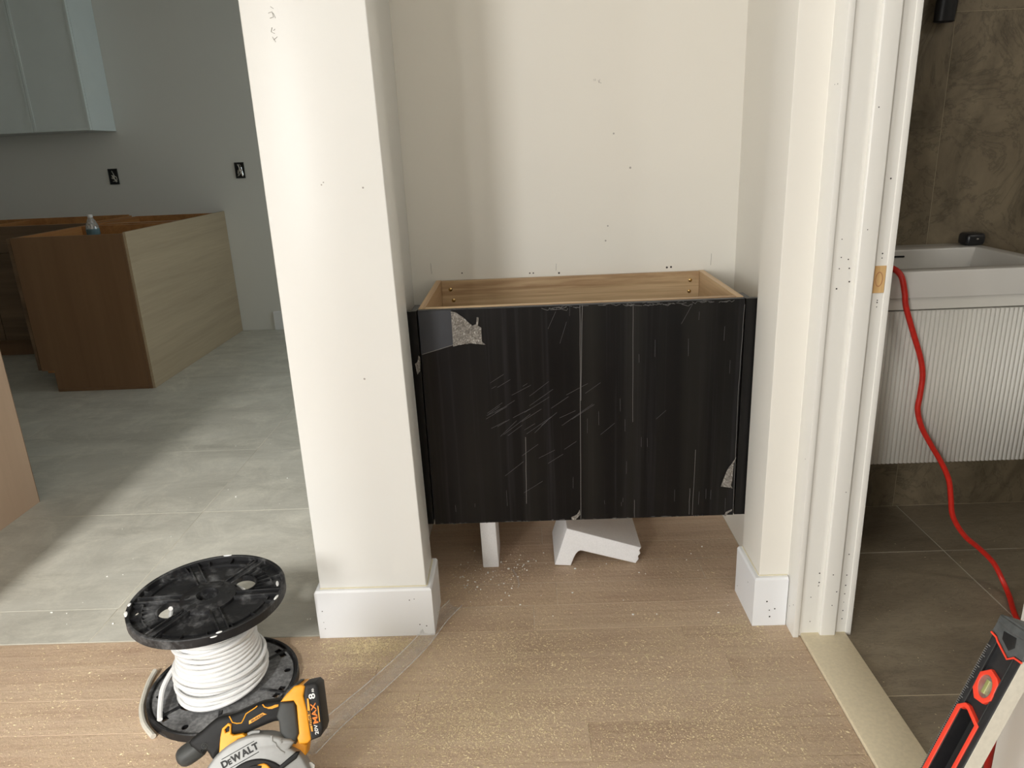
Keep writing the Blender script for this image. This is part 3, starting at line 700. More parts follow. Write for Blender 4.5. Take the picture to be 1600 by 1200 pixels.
# ---------------------------------------------------------------- cable spool
SC = (-0.782, 1.508); RF = 0.178
sp = thing('cable_spool', (SC[0], SC[1], 0), 'dusty black plastic spool wound with white cable standing on the oak floor', 'spool')
def flange(z, top, mat, spokes, ovals, name):
    A = math.radians
    holes = [circle(0, 0, 0.0255, 28, rev=True)]
    for a in ovals: holes.append(circle(0.086 * math.cos(A(a)), 0.086 * math.sin(A(a)), 0.033, 28, 0.027, A(a) + PI / 2, rev=True))
    for k in range(6): holes.append(circle(0.049 * math.cos(A(k * 60 + spokes + 30)), 0.049 * math.sin(A(k * 60 + spokes + 30)), 0.0062, 12, rev=True))
    for k in range(6):
        a = A(k * 60 + spokes + 14); holes.append(circle(0.157 * math.cos(a), 0.157 * math.sin(a), 0.005, 10, 0.009, a, rev=True))
    mt = Matrix.Translation((SC[0], SC[1], z))
    f = plate(name, [circle(0, 0, RF - 0.004, 72)] + holes, 0.006, mat, sp, mt)
    bm = bmesh.new()   # rim
    bm_lathe(bm, [(RF - 0.009, -0.004), (RF - 0.003, -0.006), (RF, -0.004), (RF, 0.016), (RF - 0.002, 0.018), (RF - 0.007, 0.018), (RF - 0.009, 0.016)], (SC[0], SC[1], z), 72, True)
    from_bm('rim', bm, mat, f, True)
    bm = bmesh.new()   # second ring
    bm_lathe(bm, [(RF - 0.034, 0.003), (RF - 0.034, 0.009), (RF - 0.031, 0.009), (RF - 0.031, 0.003)], (SC[0], SC[1], z), 64, True)
    for k in range(18):
        a = A(k * 20 + spokes + 7); m = mt @ Matrix.Rotation(a, 4, 'Z'); bm_box(bm, RF - 0.033, RF - 0.006, -0.0012, 0.0012, 0.002, 0.012, 0, 1, m)
    from_bm('inner_ring', bm, mat, f)
    bm = bmesh.new()   # hub ring
    bm_lathe(bm, [(0.026, -0.004), (0.026, 0.017), (0.031, 0.017), (0.060, 0.0135), (0.064, 0.011), (0.064, 0.0), (0.058, 0.0), (0.058, 0.003), (0.034, 0.006), (0.034, -0.004)], (SC[0], SC[1], z), 48, True)
    from_bm('hub', bm, mat, f, True)
    for k in range(6):
        bm = bmesh.new(); m = mt @ Matrix.Rotation(A(k * 60 + spokes), 4, 'Z')
        for s in (-1, 1): bm_box(bm, 0.062, RF - 0.006, s * 0.010 - 0.0016, s * 0.010 + 0.0016, 0.002, 0.014, 0.0008, 1, m)
        bm_box(bm, 0.062, RF - 0.006, -0.009, 0.009, 0.002, 0.008, 0.0008, 1, m)
        from_bm('spoke', bm, mat, f, True)
    for a in ovals:
        bm = bmesh.new(); c = (0.086 * math.cos(A(a)), 0.086 * math.sin(A(a)))
        n = 36; q = circle(c[0], c[1], 0.036, n, 0.030, A(a) + PI / 2); p_ = circle(c[0], c[1], 0.033, n, 0.027, A(a) + PI / 2)
        me = plate_mesh([q, p_[::-1]], 0.014, 0, mt @ Matrix.Translation((0, 0, 0.004))); bm.from_mesh(me); bpy.data.meshes.remove(me)
        from_bm('hole_collar', bm, mat, f, True)
        for k in range(7):
            bm = bmesh.new(); d = (k - 3) * 7.2; m = mt @ Matrix.Rotation(A(a + d), 4, 'Z')
            bm_box(bm, 0.118 - abs(k - 3) * 0.004, RF - 0.034, -0.0013, 0.0013, 0.002, 0.011, 0, 1, m)
            from_bm('comb_rib', bm, mat, f)
    return f
ft = flange(0.254, True, M['spool'], 4, (38, 218), 'top_flange')
for k in range(6):
    bm = bmesh.new(); a = math.radians(k * 60 + 12); bmesh.ops.create_cone(bm, cap_ends=True, segments=14, radius1=0.0062, radius2=0.0062, depth=0.003, matrix=Matrix.Translation((SC[0] + 0.046 * math.cos(a), SC[1] + 0.046 * math.sin(a), 0.254 + 0.0144)))
    from_bm('hub_hole_disc', bm, M['slot'], ft)  # black disc laid on the hub in place of a hole's darkness
# lower flange: its smooth inner face is up, dusted grey, with slots and holes near the rim
A_ = math.radians
def hole_set():
    hs = [circle(0.086 * math.cos(A_(a)), 0.086 * math.sin(A_(a)), 0.033, 28, 0.027, A_(a) + PI / 2, rev=True) for a in (48, 228)]
    for k in range(6):
        a = A_(k * 60 + 16); hs.append(circle(0.150 * math.cos(a), 0.150 * math.sin(a), 0.0085, 14, 0.0075, a, rev=True))
        for d in (-4.2, 4.2):
            a = A_(k * 60 + 46 + d); c0, s0 = math.cos(a), math.sin(a)
            hs.append([(c0 * u - s0 * v, s0 * u + c0 * v) for u, v in ((0.145, -0.009), (0.160, -0.009), (0.160, 0.009), (0.145, 0.009))][::-1])
    return hs
mtb = Matrix.Translation((SC[0], SC[1], 0.010))
fb = plate('bottom_flange', [circle(0, 0, RF - 0.004, 72)] + hole_set(), 0.008, M['spool'], sp, mtb)
bm = bmesh.new()
bm_lathe(bm, [(RF - 0.008, 0.0005), (RF, 0.0005), (RF, 0.020), (RF - 0.002, 0.022), (RF - 0.006, 0.022), (RF - 0.008, 0.020)], (SC[0], SC[1], 0), 72, True)
from_bm('rim', bm, M['spool'], fb, True)
me = plate_mesh([circle(0, 0, RF - 0.013, 64)] + hole_set(), 0.0012, 0, Matrix.Translation((SC[0], SC[1], 0.0146)))
link_mesh('dusty_web', me, M['spool_dust'], fb)
for k in range(6):
    bm = bmesh.new(); m = Matrix.Translation((SC[0], SC[1], 0)) @ Matrix.Rotation(A_(k * 60 - 14), 4, 'Z')
    bm_box(bm, 0.10, RF - 0.008, -0.0045, 0.0045, 0.010, 0.0175, 0.001, 1, m)
    from_bm('spoke', bm, M['spool'], fb, True)
# paint chips on the upper rim
bm = bmesh.new()
for a, r_, z_ in ((205, RF - 0.003, 0.272), (200, RF + 0.0004, 0.266), (300, RF - 0.004, 0.272), (296, RF + 0.0004, 0.268), (352, RF - 0.004, 0.272), (192, RF - 0.004, 0.272), (240, RF - 0.02, 0.259), (20, RF - 0.02, 0.259), (96, RF - 0.004, 0.272)):
    a = math.radians(a); m = Matrix.Translation((SC[0] + r_ * math.cos(a), SC[1] + r_ * math.sin(a), z_)) @ Matrix.Rotation(a, 4, 'Z') @ Matrix.Diagonal((0.0035, random.uniform(0.007, 0.014), 0.0012, 1))
    bmesh.ops.create_icosphere(bm, subdivisions=2, radius=1, matrix=m)
o = from_bm('paint_chip', bm, M['white_print'], ft, True); o['kind'] = 'stuff'
lathe('barrel', [(0.0265, 0.008), (0.080, 0.008), (0.088, 0.06), (0.082, 0.13), (0.078, 0.250), (0.0265, 0.250)], (SC[0], SC[1], 0), M['spool'], sp, 40, True)
def coil(turns, r0f, z0, z1, tilt, ph, seg=44):
    pts = []
    n = int(turns * seg)
    for i in range(n + 1):
        u = i / n; a = 2 * PI * i / seg + ph
        tl = tilt * math.sin(5.1 * u + 1) + 0.004 * math.sin(17 * u)
        z = z0 + (z1 - z0) * u + tl * math.cos(a - 0.7)
        r = r0f(min(max((z - 0.02) / 0.23, 0), 1)) + 0.0012 * math.sin(23 * u) 
        pts.append((SC[0] + r * math.cos(a), SC[1] + r * math.sin(a), z))
    return pts
rf = lambda u: 0.0985 - 0.0135 * u - 0.004 * (1 - u) ** 8 + 0.002 * math.sin(7 * u)
tube('cable_winding', coil(19.5, rf, 0.024, 0.246, 0.004, 0.3), 0.00555, M['cable'], sp, 8)
tube('cable_winding', coil(4.2, lambda u: rf(u) + 0.0085, 0.030, 0.105, 0.010, 2.0), 0.0058, M['cable'], sp, 8)
tube('cable_winding', coil(2.2, lambda u: rf(u) + 0.0075, 0.15, 0.23, 0.012, 1.0), 0.0057, M['cable'], sp, 8)
tube('cable_end', smooth_path([(SC[0] - 0.100, SC[1] + 0.02, 0.075), (-0.899, 1.500, 0.066), (-0.905, 1.452, 0.050), (-0.893, 1.405, 0.034), (-0.880, 1.374, 0.028)], 6), 0.0062, M['cable'], sp, 8)
tube('cable_end', smooth_path([(-0.985, 1.565, 0.012), (-0.984, 1.530, 0.008), (-0.974, 1.485, 0.007), (-0.957, 1.435, 0.007), (-0.926, 1.385, 0.007), (-0.885, 1.345, 0.007)], 6), 0.0065, M['cable_dirty'], sp, 8)

# ---------------------------------------------------------------- circular saw (stands on its shoe, leaning back a little)
U = Vector((0.9925967, 0.12145698, 0)); V = Vector((-0.06072849, 0.49629835, 0.8660254)); W = U.cross(V)
SO = Vector((-0.698, 1.168, 0.13))
def SM(off): 
    return Matrix(((U.x, V.x, W.x, SO.x + W.x * off), (U.y, V.y, W.y, SO.y + W.y * off), (U.z, V.z, W.z, SO.z + W.z * off), (0, 0, 0, 1)))
saw = thing('circular_saw', (-0.56, 1.10, 0), 'yellow and black cordless circular saw with grey guard standing before the cable spool', 'power tool')
def sp_plate(name, out, thick, off, mat, bev=0.003, parent=None):
    return plate(name, out if isinstance(out[0], list) else [out], thick, mat, parent or saw, SM(off - thick / 2), bev)
def spline2(pts, n=4):
    P = [(*p, 0) for p in pts]; P = P[-2:] + P + P[:3]
    q = smooth_path(P, n); return [(v.x, v.y) for v in q[2 * n:(len(P) - 3) * n]]
bat = sp_plate('battery', [(0.2275, 0.1085), (0.250, 0.1105), (0.2568, 0.1035), (0.2643, 0.0226), (0.2605, 0.0110), (0.2571, 0.0070), (0.2370, 0.0015), (0.2330, 0.010), (0.2300, 0.0308), (0.2260, 0.0762)], 0.074, 0.034, M['black_print'], 0.006)
sp_plate('label_panel', [(0.2360, 0.1005), (0.2520, 0.0995), (0.2600, 0.0260), (0.2560, 0.0140), (0.2425, 0.0100), (0.2345, 0.0750)], 0.001, 0.0348, M['slot'], 0, bat)
up = math.atan2(0.0258 - 0.1001, 0.2632 - 0.254)   # battery edge direction (down); reading runs the other way
rot = Matrix.Rotation(up + PI, 4, 'Z')
def stxt(name, body, size, u, v, mat, off, ang, par, sx=1.0): text(name, body, size, mat, par, SM(off) @ Matrix.Translation((u, v, 0)) @ Matrix.Rotation(ang, 4, 'Z'), 0.0006, 'CENTER', sx)
ang = up + PI
stxt('capacity_text', '8', 0.0175, 0.2447, 0.0855, M['white_print'], 0.0355, ang, bat, 1.25)
stxt('capacity_text', 'Ah', 0.0065, 0.2462, 0.0965, M['white_print'], 0.0355, ang, bat)
stxt('voltage_text', '20V', 0.0095, 0.2510, 0.0225, M['white_print'], 0.0355, ang, bat, 1.2)
stxt('voltage_text', 'MAX', 0.0140, 0.2485, 0.0525, M['orange_print'], 0.0355, ang, bat, 1.3)
sp_plate('label_bar', [(0.2542, 0.066), (0.2560, 0.066), (0.2586, 0.036), (0.2568, 0.036)], 0.0008, 0.0355, M['yellow'], 0, bat)
rear = sp_plate('battery_foot', [(0.1818, 0.0809), (0.1939, 0.0943), (0.2090, 0.1073), (0.2251, 0.1095), (0.2312, 0.1050), (0.2268, 0.0875), (0.2345, 0.0571), (0.2402, 0.0052), (0.2322, -0.0017), (0.2159, -0.001), (0.2127, 0.0104), (0.2165, 0.0189), (0.2133, 0.0708), (0.2077, 0.0804)], 0.076, 0.0362, M['yellow'], 0.004)
stxt('chemistry_text', 'LITHIUM', 0.0070, 0.2395, 0.0450, M['black_print'], 0.0377, ang, rear, 1.1)
sp_plate('label_panel', [(0.2345, 0.082), (0.2375, 0.082), (0.2445, 0.020), (0.2415, 0.020), (0.2355, 0.045)], 0.001, 0.0372, M['yellow'], 0, rear)
sp_plate('rail', [(0.1825, 0.0835), (0.1935, 0.1000), (0.2095, 0.1105), (0.2180, 0.1105), (0.2022, 0.0945), (0.195, 0.088)], 0.060, 0.026, M['tool_grey'], 0.002)
sp_plate('rear_handle', [(0.1780, 0.0800), (0.2082, 0.0772), (0.2150, 0.0174), (0.2061, -0.004), (0.190, 0.004), (0.1762, 0.0215), (0.1745, 0.0417), (0.170, 0.052)], 0.046, 0.024, M['tool_grey'], 0.006)
hd = sp_plate('handle', spline2([(0.0567, 0.0627), (0.080, 0.0646), (0.0988, 0.0694), (0.1294, 0.0785), (0.1484, 0.0812), (0.1850, 0.0790), (0.1830, 0.0437), (0.164, 0.0421), (0.1357, 0.0345), (0.1145, 0.0283), (0.0936, 0.0262), (0.0819, 0.0242), (0.0702, 0.0144), (0.0562, -0.0073), (0.0446, -0.0158), (0.0332, 0.0010), (0.0217, -0.003), (-0.002, 0.0209), (0.0241, 0.0412), (0.0427, 0.055)], 3), 0.042, 0.020, M['tool_black'], 0.009)
def bead(name, pts, r, off, mat, par):
    bm = bmesh.new(); bm_tube(bm, [SO + U * a + V * b + W * off for a, b in pts], r, 6); return from_bm(name, bm, mat, par, True)
bead('accent_line', [(0.0785, 0.0625), (0.0845, 0.0505), (0.0930, 0.0475), (0.1020, 0.0475), (0.1065, 0.0545), (0.1110, 0.0635), (0.1300, 0.0735), (0.1330, 0.076)], 0.0011, 0.0202, M['yellow'], hd)
bead('accent_line', [(0.1435, 0.0780), (0.1475, 0.0725), (0.1530, 0.0705), (0.1740, 0.0725)], 0.0012, 0.0202, M['yellow'], hd)
sp_plate('accent_patch', [(0.153, 0.0685), (0.158, 0.0715), (0.168, 0.0745), (0.175, 0.0745), (0.1745, 0.0705), (0.162, 0.0675)], 0.002, 0.0210, M['yellow'], 0.0004, hd)
bd = sp_plate('badge', [(0.1166, 0.0499), (0.1290, 0.0560), (0.1437, 0.0625), (0.1519, 0.0584), (0.1465, 0.0575), (0.1341, 0.0510), (0.1165, 0.0432)], 0.002, 0.0212, M['yellow'], 0.0004, hd)
stxt('badge_text', 'BRUSHLESS', 0.0052, 0.1330, 0.0537, M['black_print'], 0.0214, math.radians(24), bd)
bead('emblem', [(0.0300 + 0.0052 * math.cos(a), 0.0130 + 0.0052 * math.sin(a)) for a in [k * PI / 7 for k in range(15)]], 0.0008, 0.0205, M['tool_grey'], hd)
bead('emblem', [(0.0300 + 0.0022 * math.cos(a), 0.0130 + 0.0022 * math.sin(a)) for a in [k * PI / 5 for k in range(11)]], 0.0008, 0.0205, M['tool_grey'], hd)
# pommel: a rounded front knob along the handle
bm = bmesh.new()
P0 = SO + U * 0.020 + V * 0.012 - W * 0.002; P1 = SO + U * (-0.026) + V * (-0.013) - W * 0.002
D = (P1 - P0)
bm_tube(bm, [P0 + D * u for u in (0, 0.12, 0.3, 0.5, 0.7, 0.85, 0.95, 1.02, 1.05)], [0.0165, 0.0195, 0.0205, 0.0208, 0.0205, 0.019, 0.0155, 0.009, 0.003], 20)
from_bm('front_knob', bm, M['tool_grey'], saw, True)
sp_plate('neck', [(0.044, -0.012), (0.058, -0.004), (0.066, -0.05), (0.050, -0.06)], 0.03, 0.000, M['tool_grey'], 0.003)
yf_ = sp_plate('trigger_housing', [[(0.0653, 0.0418), (0.077, 0.0506), (0.0827, 0.0477), (0.0825, 0.0299), (0.0871, 0.0268), (0.1045, 0.028), (0.1109, 0.0225), (0.0952, 0.0190), (0.0840, 0.0105), (0.0788, 0.0008), (0.080, -0.03), (0.056, -0.03), (0.0590, -0.0050), (0.0617, 0.0256)],
                    [(0.0700, 0.0390), (0.0770, 0.0452), (0.0800, 0.0440), (0.0790, 0.0350), (0.0720, 0.0330)][::-1]], 0.050, 0.025, M['yellow'], 0.002)
sp_plate('trigger', [(0.0839, 0.0455), (0.113, 0.0468), (0.1155, 0.0366), (0.1081, 0.0262), (0.086, 0.0275)], 0.026, 0.018, M['tool_black'], 0.005)
# upper blade guard: ring sector about the arbor
AC = (0.1310, -0.0875); RG = 0.112
def arc(c, r, a0, a1, n): return [(c[0] + r * math.cos(math.radians(a0 + (a1 - a0) * k / n)), c[1] + r * math.sin(math.radians(a0 + (a1 - a0) * k / n))) for k in range(n + 1)]
outer = arc(AC, RG, 190, 62, 30) + [(0.1985, 0.0085), (0.2059, 0.0023), (0.2000, -0.0045), (0.1959, -0.0085)] + arc(AC, RG - 0.005, 40, 8, 8)
gd = sp_plate('blade_guard', outer + [(0.185, -0.094), (0.10, -0.10)], 0.044, 0.030, M['guard'], 0.006)
bead('guard_rib', [(0.1625, 0.0195), (0.1635, 0.0090), (0.1700, 0.0045), (0.1715, -0.0010), (0.1800, -0.0105), (0.1870, -0.0150)], 0.0022, 0.0298, M['guard'], gd)
bead('guard_boss', [(0.1790, 0.0100), (0.1815, 0.0035)], 0.0035, 0.0290, M['guard'], gd)
bead('guard_lip', [(0.113, 0.0235), (0.121, 0.0262), (0.128, 0.0262), (0.136, 0.0255)], 0.0045, 0.014, M['guard'], gd)
sp_plate('hub_cover', circle(AC[0] + 0.0, AC[1] - 0.004, 0.072, 48), 0.010, 0.0350, M['tool_black'], 0.003, gd)
sp_plate('hub_plate', spline2([(AC[0] + r * math.cos(math.radians(a)), AC[1] - 0.004 + r * math.sin(math.radians(a))) for a, r in ((0, .06), (30, .067), (55, .060), (75, .066), (100, .058), (125, .066), (150, .06), (180, .064), (220, .06), (270, .062), (320, .06))], 3), 0.006, 0.0395, M['yellow'], 0.002, gd)
for a in (52, 88, 122):
    r1, r2 = 0.054, 0.062
    sp_plate('hub_slot', arc((AC[0], AC[1] - 0.004), r1, a - 11, a + 11, 6) + arc((AC[0], AC[1] - 0.004), r2, a + 11, a - 11, 6), 0.002, 0.0404, M['tool_black'], 0.0003, gd)
# maker's lettering on the guard, with rules above and below
ta = math.atan2(0.0079 + 0.0173, 0.1295 - 0.0706)
tc = (0.1015, -0.0105)
def letters(spec, mat, u, v, ang, off, par, gap, bold):
    """set letters one after another, each measured, centred on (u, v)"""
    parts = []; w_ = 0
    for ch, size, dy in spec:
        cu = bpy.data.curves.new('tmpt', 'FONT'); cu.body = ch; cu.size = size; cu.extrude = 0.0003; cu.offset = size * bold; cu.resolution_u = 3
        ob = bpy.data.objects.new('tmpt', cu); me = bpy.data.meshes.new_from_object(ob); bpy.data.objects.remove(ob); bpy.data.curves.remove(cu)
        xs = [q.co.x for q in me.vertices]; ys = [q.co.y for q in me.vertices]
        parts.append((me, w_ - min(xs), dy)); w_ += max(xs) - min(xs) + gap
    bm = bmesh.new()
    for me, dx, dy in parts:
        me.transform(Matrix.Translation((dx - (w_ - gap) / 2, dy, 0))); bm.from_mesh(me); bpy.data.meshes.remove(me)
    bm.transform(SM(off) @ Matrix.Translation((u, v, 0)) @ Matrix.Rotation(ang, 4, 'Z'))
    return from_bm('guard_text', bm, mat, par)
LH = 0.0178
letters([('D', LH, 0), ('E', LH * 0.78, 0.0), ('W', LH, 0), ('A', LH, 0), ('L', LH, 0), ('T', LH, 0)], M['black_print'], tc[0] + 0.0050 * math.sin(ta), tc[1] - 0.0050 * math.cos(ta), ta, 0.0306, gd, 0.0004, 0.04)
for s in (-1, 1):
    c_ = (tc[0] - s * 0.0112 * math.sin(ta), tc[1] + s * 0.0112 * math.cos(ta)); hl = 0.034
    bead('guard_rule', [(c_[0] - hl * math.cos(ta), c_[1] - hl * math.sin(ta)), (c_[0] + hl * math.cos(ta), c_[1] + hl * math.sin(ta))], 0.0007, 0.0302, M['black_print'], gd)
sp_plate('guard_lever', [(0.1720, -0.0400), (0.2090, -0.0150), (0.2166, -0.0154), (0.2100, -0.0270), (0.1764, -0.0470)], 0.012, 0.036, M['tool_black'], 0.003)
sp_plate('rear_housing', [(0.150, 0.0), (0.206, 0.004), (0.226, -0.010), (0.222, -0.030), (0.205, -0.050), (0.150, -0.06)], 0.05, 0.006, M['yellow'], 0.006)
# blade and shoe
bl = [(AC[0] + (0.094 if k % 2 else 0.090) * math.cos(2 * PI * k / 96), AC[1] + (0.094 if k % 2 else 0.090) * math.sin(2 * PI * k / 96)) for k in range(96)]
sp_plate('blade', [bl, circle(AC[0], AC[1], 0.006, 12, rev=True)], 0.0018, 0.010, M['steel'], 0)
# motor body behind the blade
bm = bmesh.new()
C0 = SO + U * AC[0] + V * AC[1]
bm_tube(bm, [C0 - W * d for d in (0.012, 0.02, 0.09, 0.105, 0.115)], [0.045, 0.05, 0.05, 0.044, 0.030], 28)
from_bm('motor_housing', bm, M['tool_black'], saw, True)
sh0 = C0 - V * 0.050
sp_plate('height_bracket', [(0.195, -0.135), (0.226, -0.130), (0.2395, -0.050), (0.232, -0.043), (0.212, -0.047), (0.205, -0.060)], 0.006, 0.004, M['steel'], 0.001)
bead('bracket_bolt', [(0.222, -0.049), (0.222, -0.044)], 0.008, 0.008, M['steel'], saw)
# shoe: flat steel plate on the floor below the body
me = plate_mesh([[(-0.70, 0.985), (-0.44, 1.015), (-0.455, 1.135), (-0.715, 1.105)], [(-0.66, 1.030), (-0.50, 1.048), (-0.5025, 1.070), (-0.6625, 1.052)][::-1]], 0.003, 0, Matrix.Translation((0, 0, 0.0022)))
link_mesh('shoe', me, M['steel'], saw)

# ---------------------------------------------------------------- spirit level leaning on the near door casing
LT = Vector((0.61052524, 0.81311485, 0.62730623)); la = Vector((-0.39233823, -0.05421678, -0.91822179)); ln = Vector((-0.91292463, -0.09905998, 0.3959239)); lt = Vector((0.11242475, -0.99360337, 0.01063082))
LO = LT + lt * 0.0034
la2 = (la + lt * 0.0625).normalized(); lt2 = (lt - la2 * lt.dot(la2)).normalized()
# local: x = along (down), y = across (t), z = out of the face (n)
def LM(off): return Matrix(((la2.x, lt2.x, ln.x, LO.x + ln.x * off), (la2.y, lt2.y, ln.y, LO.y + ln.y * off), (la2.z, lt2.z, ln.z, LO.z + ln.z * off), (0, 0, 0, 1)))
foot = -LO.z / la2.z
lv = thing('spirit_level', tuple(LO + la2 * foot), 'black box spirit level with red vial ring leaning on the door casing', 'level')
WH = 0.0262; TH = 0.026; S1 = foot - 0.016
hole = [(0.1185, -0.012), (0.1185, -0.006), (0.1285, 0.0130), (0.236, 0.0130), (0.242, 0.006), (0.242, -0.012), (0.236, -0.0160), (0.124, -0.0160)]
def inset(pts, d):
    cx = sum(p[0] for p in pts) / len(pts); cy = sum(p[1] for p in pts) / len(pts)
    return [(p[0] - math.copysign(d, p[0] - cx) , p[1] - math.copysign(d, p[1] - cy)) for p in pts]
vialh = circle(0.0775, 0.0005, 0.0155, 24, rev=True)
bodyo = [(0.006, -WH + 0.004), (S1, -WH + 0.004), (S1, WH - 0.004), (0.006, WH - 0.004)]
body = plate('body_web', [bodyo, vialh, hole[::-1]], TH - 0.010, M['lvl_black'], lv, LM(-TH / 2))
for s in (-1, 1):
    m = LM(0)
    o = box('rail', 0.006, S1, s * WH - (0.0105 if s > 0 else 0), s * WH + (0.0105 if s < 0 else 0), -TH, 0.0, M['lvl_black'], lv, 0.0012, 2, m)
    bead_pts = [LO + la2 * x + lt2 * (s * (WH - 0.0108)) + ln * 0.0 for x in (0.02, S1 - 0.01)]
    tube('edge_line', bead_pts, 0.0006, M['tool_grey'], o, 5)
box('machined_edge', 0.006, S1, WH - 0.0002, WH + 0.0010, -TH + 0.001, -0.0012, M['lvl_alu'], lv, 0.0003, 1, LM(0))
bm = bmesh.new()
for k in range(110):
    x = 0.03 + k * 0.0032
    bm_box(bm, x, x + 0.0008, -WH - 0.0001, -WH + (0.006 if k % 5 == 0 else 0.0035), -0.0002, 0.0006, 0, 1, LM(0))
o = from_bm('scale_marks', bm, plain('grey_scale_marks', (0.22, 0.22, 0.21, 1), 0.6), lv); o['kind'] = 'stuff'
ring = [(0.0540, -0.004), (0.0590, 0.0095), (0.0650, 0.0150), (0.0880, 0.0165), (0.0985, 0.0080), (0.1000, -0.006), (0.0900, -0.0150), (0.0660, -0.0160)]
rg = plate('vial_ring', [ring, circle(0.0775, 0.0, 0.0150, 28, 0.0100, 0.25, rev=True)], 0.012, M['lvl_red'], lv, LM(-0.005), 0.0012)
plate('vial_back', [circle(0.0775, 0.0, 0.0153, 24)], 0.002, plain('olive_vial_back', (0.30, 0.16, 0.07, 1), 0.5), rg, LM(-0.0105))
tube('vial', [LO + la2 * 0.068 + ln * -0.0045, LO + la2 * 0.087 + ln * -0.0045], 0.0052, plain('green_vial', (0.30, 0.36, 0.05, 1), 0.15), rg, 14)
plate('vial_lens', [circle(0.0775, 0.0, 0.0150, 28, 0.0100, 0.25)], 0.001, M['lens'], rg, LM(0.0003))
ho = [(0.1125, -0.013), (0.1125, -0.0065), (0.1255, 0.0185), (0.2385, 0.0185), (0.2475, 0.0085), (0.2475, -0.0145), (0.2385, -0.0230), (0.122, -0.0225)]
plate('grip_trim', [ho, hole[::-1]], TH + 0.0028, M['lvl_red'], lv, LM(-TH / 2), 0.0008)
box('grip_dark_plate', 0.113, 0.246, -0.0225, 0.0178, -TH + 0.0005, -TH + 0.002, M['slot'], lv, 0, 1, LM(0))  # black plate added so the open grip looks dark inside
cap = [(-0.014, -0.0275), (0.011, -0.0280), (0.0130, -0.0180), (0.0165, -0.0135), (0.0280, 0.0090), (0.0210, 0.0165), (0.0205, 0.0285), (-0.014, 0.0290), (-0.017, 0.020), (-0.017, -0.018)]
cp = plate('end_cap', [cap], TH + 0.004, M['lvl_cap'], lv, LM(-TH / 2), 0.002)
co_ = [(x + 0.0022, y) for x, y in cap[1:7]]
bead2 = [LO + la2 * x + lt2 * y + ln * 0.0012 for x, y in co_]
tube('cap_seam', bead2, 0.0014, M['lvl_red'], cp, 6)
plate('cap_dimple', [[(0.002, -0.012), (0.012, -0.009), (0.020, 0.006), (0.012, 0.012), (0.0, 0.008)]], 0.002, M['tool_black'], cp, LM(0.0017), 0.0008)
plate('cap_bumper', [[(-0.014, -0.026), (-0.004, -0.026), (-0.001, 0.0), (-0.004, 0.027), (-0.014, 0.027)]], TH + 0.010, M['lvl_cap'], cp, LM(-TH / 2), 0.003)
box('end_cap', S1 - 0.012, foot - 0.001, -WH - 0.002, WH + 0.002, -TH - 0.001, 0.001, M['lvl_cap'], lv, 0.0015, 2, LM(0))

# ---------------------------------------------------------------- bathroom vanity
van = thing('bathroom_vanity', (1.10, 2.11, 0.38), 'wall-hung white vanity with fluted front and rectangular basin against brown tile', 'vanity')
VX0, VX1, VY0, VY1 = 0.8195, 1.395, 1.872, 2.344
bm = bmesh.new()
bt, bb, bf = 0.911, 0.843, 0.05
bm_box(bm, VX0, VX1, VY0, VY1, bb, bt, 0.002, 2)
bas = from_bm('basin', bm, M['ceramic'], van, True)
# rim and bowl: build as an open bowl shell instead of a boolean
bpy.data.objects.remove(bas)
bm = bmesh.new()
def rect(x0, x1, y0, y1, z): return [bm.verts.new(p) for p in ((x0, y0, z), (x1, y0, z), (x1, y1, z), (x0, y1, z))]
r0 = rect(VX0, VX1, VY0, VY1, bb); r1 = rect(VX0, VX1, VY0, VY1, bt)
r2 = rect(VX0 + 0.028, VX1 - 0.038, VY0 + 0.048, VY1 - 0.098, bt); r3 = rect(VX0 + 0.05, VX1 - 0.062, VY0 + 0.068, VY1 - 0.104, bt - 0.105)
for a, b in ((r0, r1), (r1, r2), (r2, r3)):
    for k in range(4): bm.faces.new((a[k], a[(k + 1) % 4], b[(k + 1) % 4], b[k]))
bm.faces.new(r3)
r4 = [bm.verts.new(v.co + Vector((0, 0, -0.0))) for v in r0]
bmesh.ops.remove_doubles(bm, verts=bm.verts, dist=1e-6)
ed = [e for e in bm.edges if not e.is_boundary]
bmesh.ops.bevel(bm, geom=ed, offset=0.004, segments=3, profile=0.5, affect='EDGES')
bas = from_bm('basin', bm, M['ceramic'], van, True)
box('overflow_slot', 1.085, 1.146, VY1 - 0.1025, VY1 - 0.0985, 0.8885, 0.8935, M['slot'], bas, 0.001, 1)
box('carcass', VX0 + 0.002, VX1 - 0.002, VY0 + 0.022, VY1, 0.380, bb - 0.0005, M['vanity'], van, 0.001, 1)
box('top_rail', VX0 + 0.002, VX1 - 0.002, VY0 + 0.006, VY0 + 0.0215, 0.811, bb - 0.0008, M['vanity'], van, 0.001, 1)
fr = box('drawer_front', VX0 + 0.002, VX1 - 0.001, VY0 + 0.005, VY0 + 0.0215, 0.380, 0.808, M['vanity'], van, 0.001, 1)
pitch = 0.0117; n = int((VX1 - VX0 - 0.004) / pitch)
prof = bmesh.new()
rr = pitch * 0.47
cols = []
for z in (0.3805, 0.8075):
    cols.append([prof.verts.new((rr * math.cos(PI + PI * k / 6), 0.75 * rr * math.sin(PI + PI * k / 6), z)) for k in range(7)])
for k in range(6): prof.faces.new((cols[0][k], cols[0][k + 1], cols[1][k + 1], cols[1][k]))
prof.faces.new(cols[0][::-1]); prof.faces.new(cols[1])
rib_me = bpy.data.meshes.new('rib'); bmesh.ops.recalc_face_normals(prof, faces=prof.faces); prof.to_mesh(rib_me); prof.free()
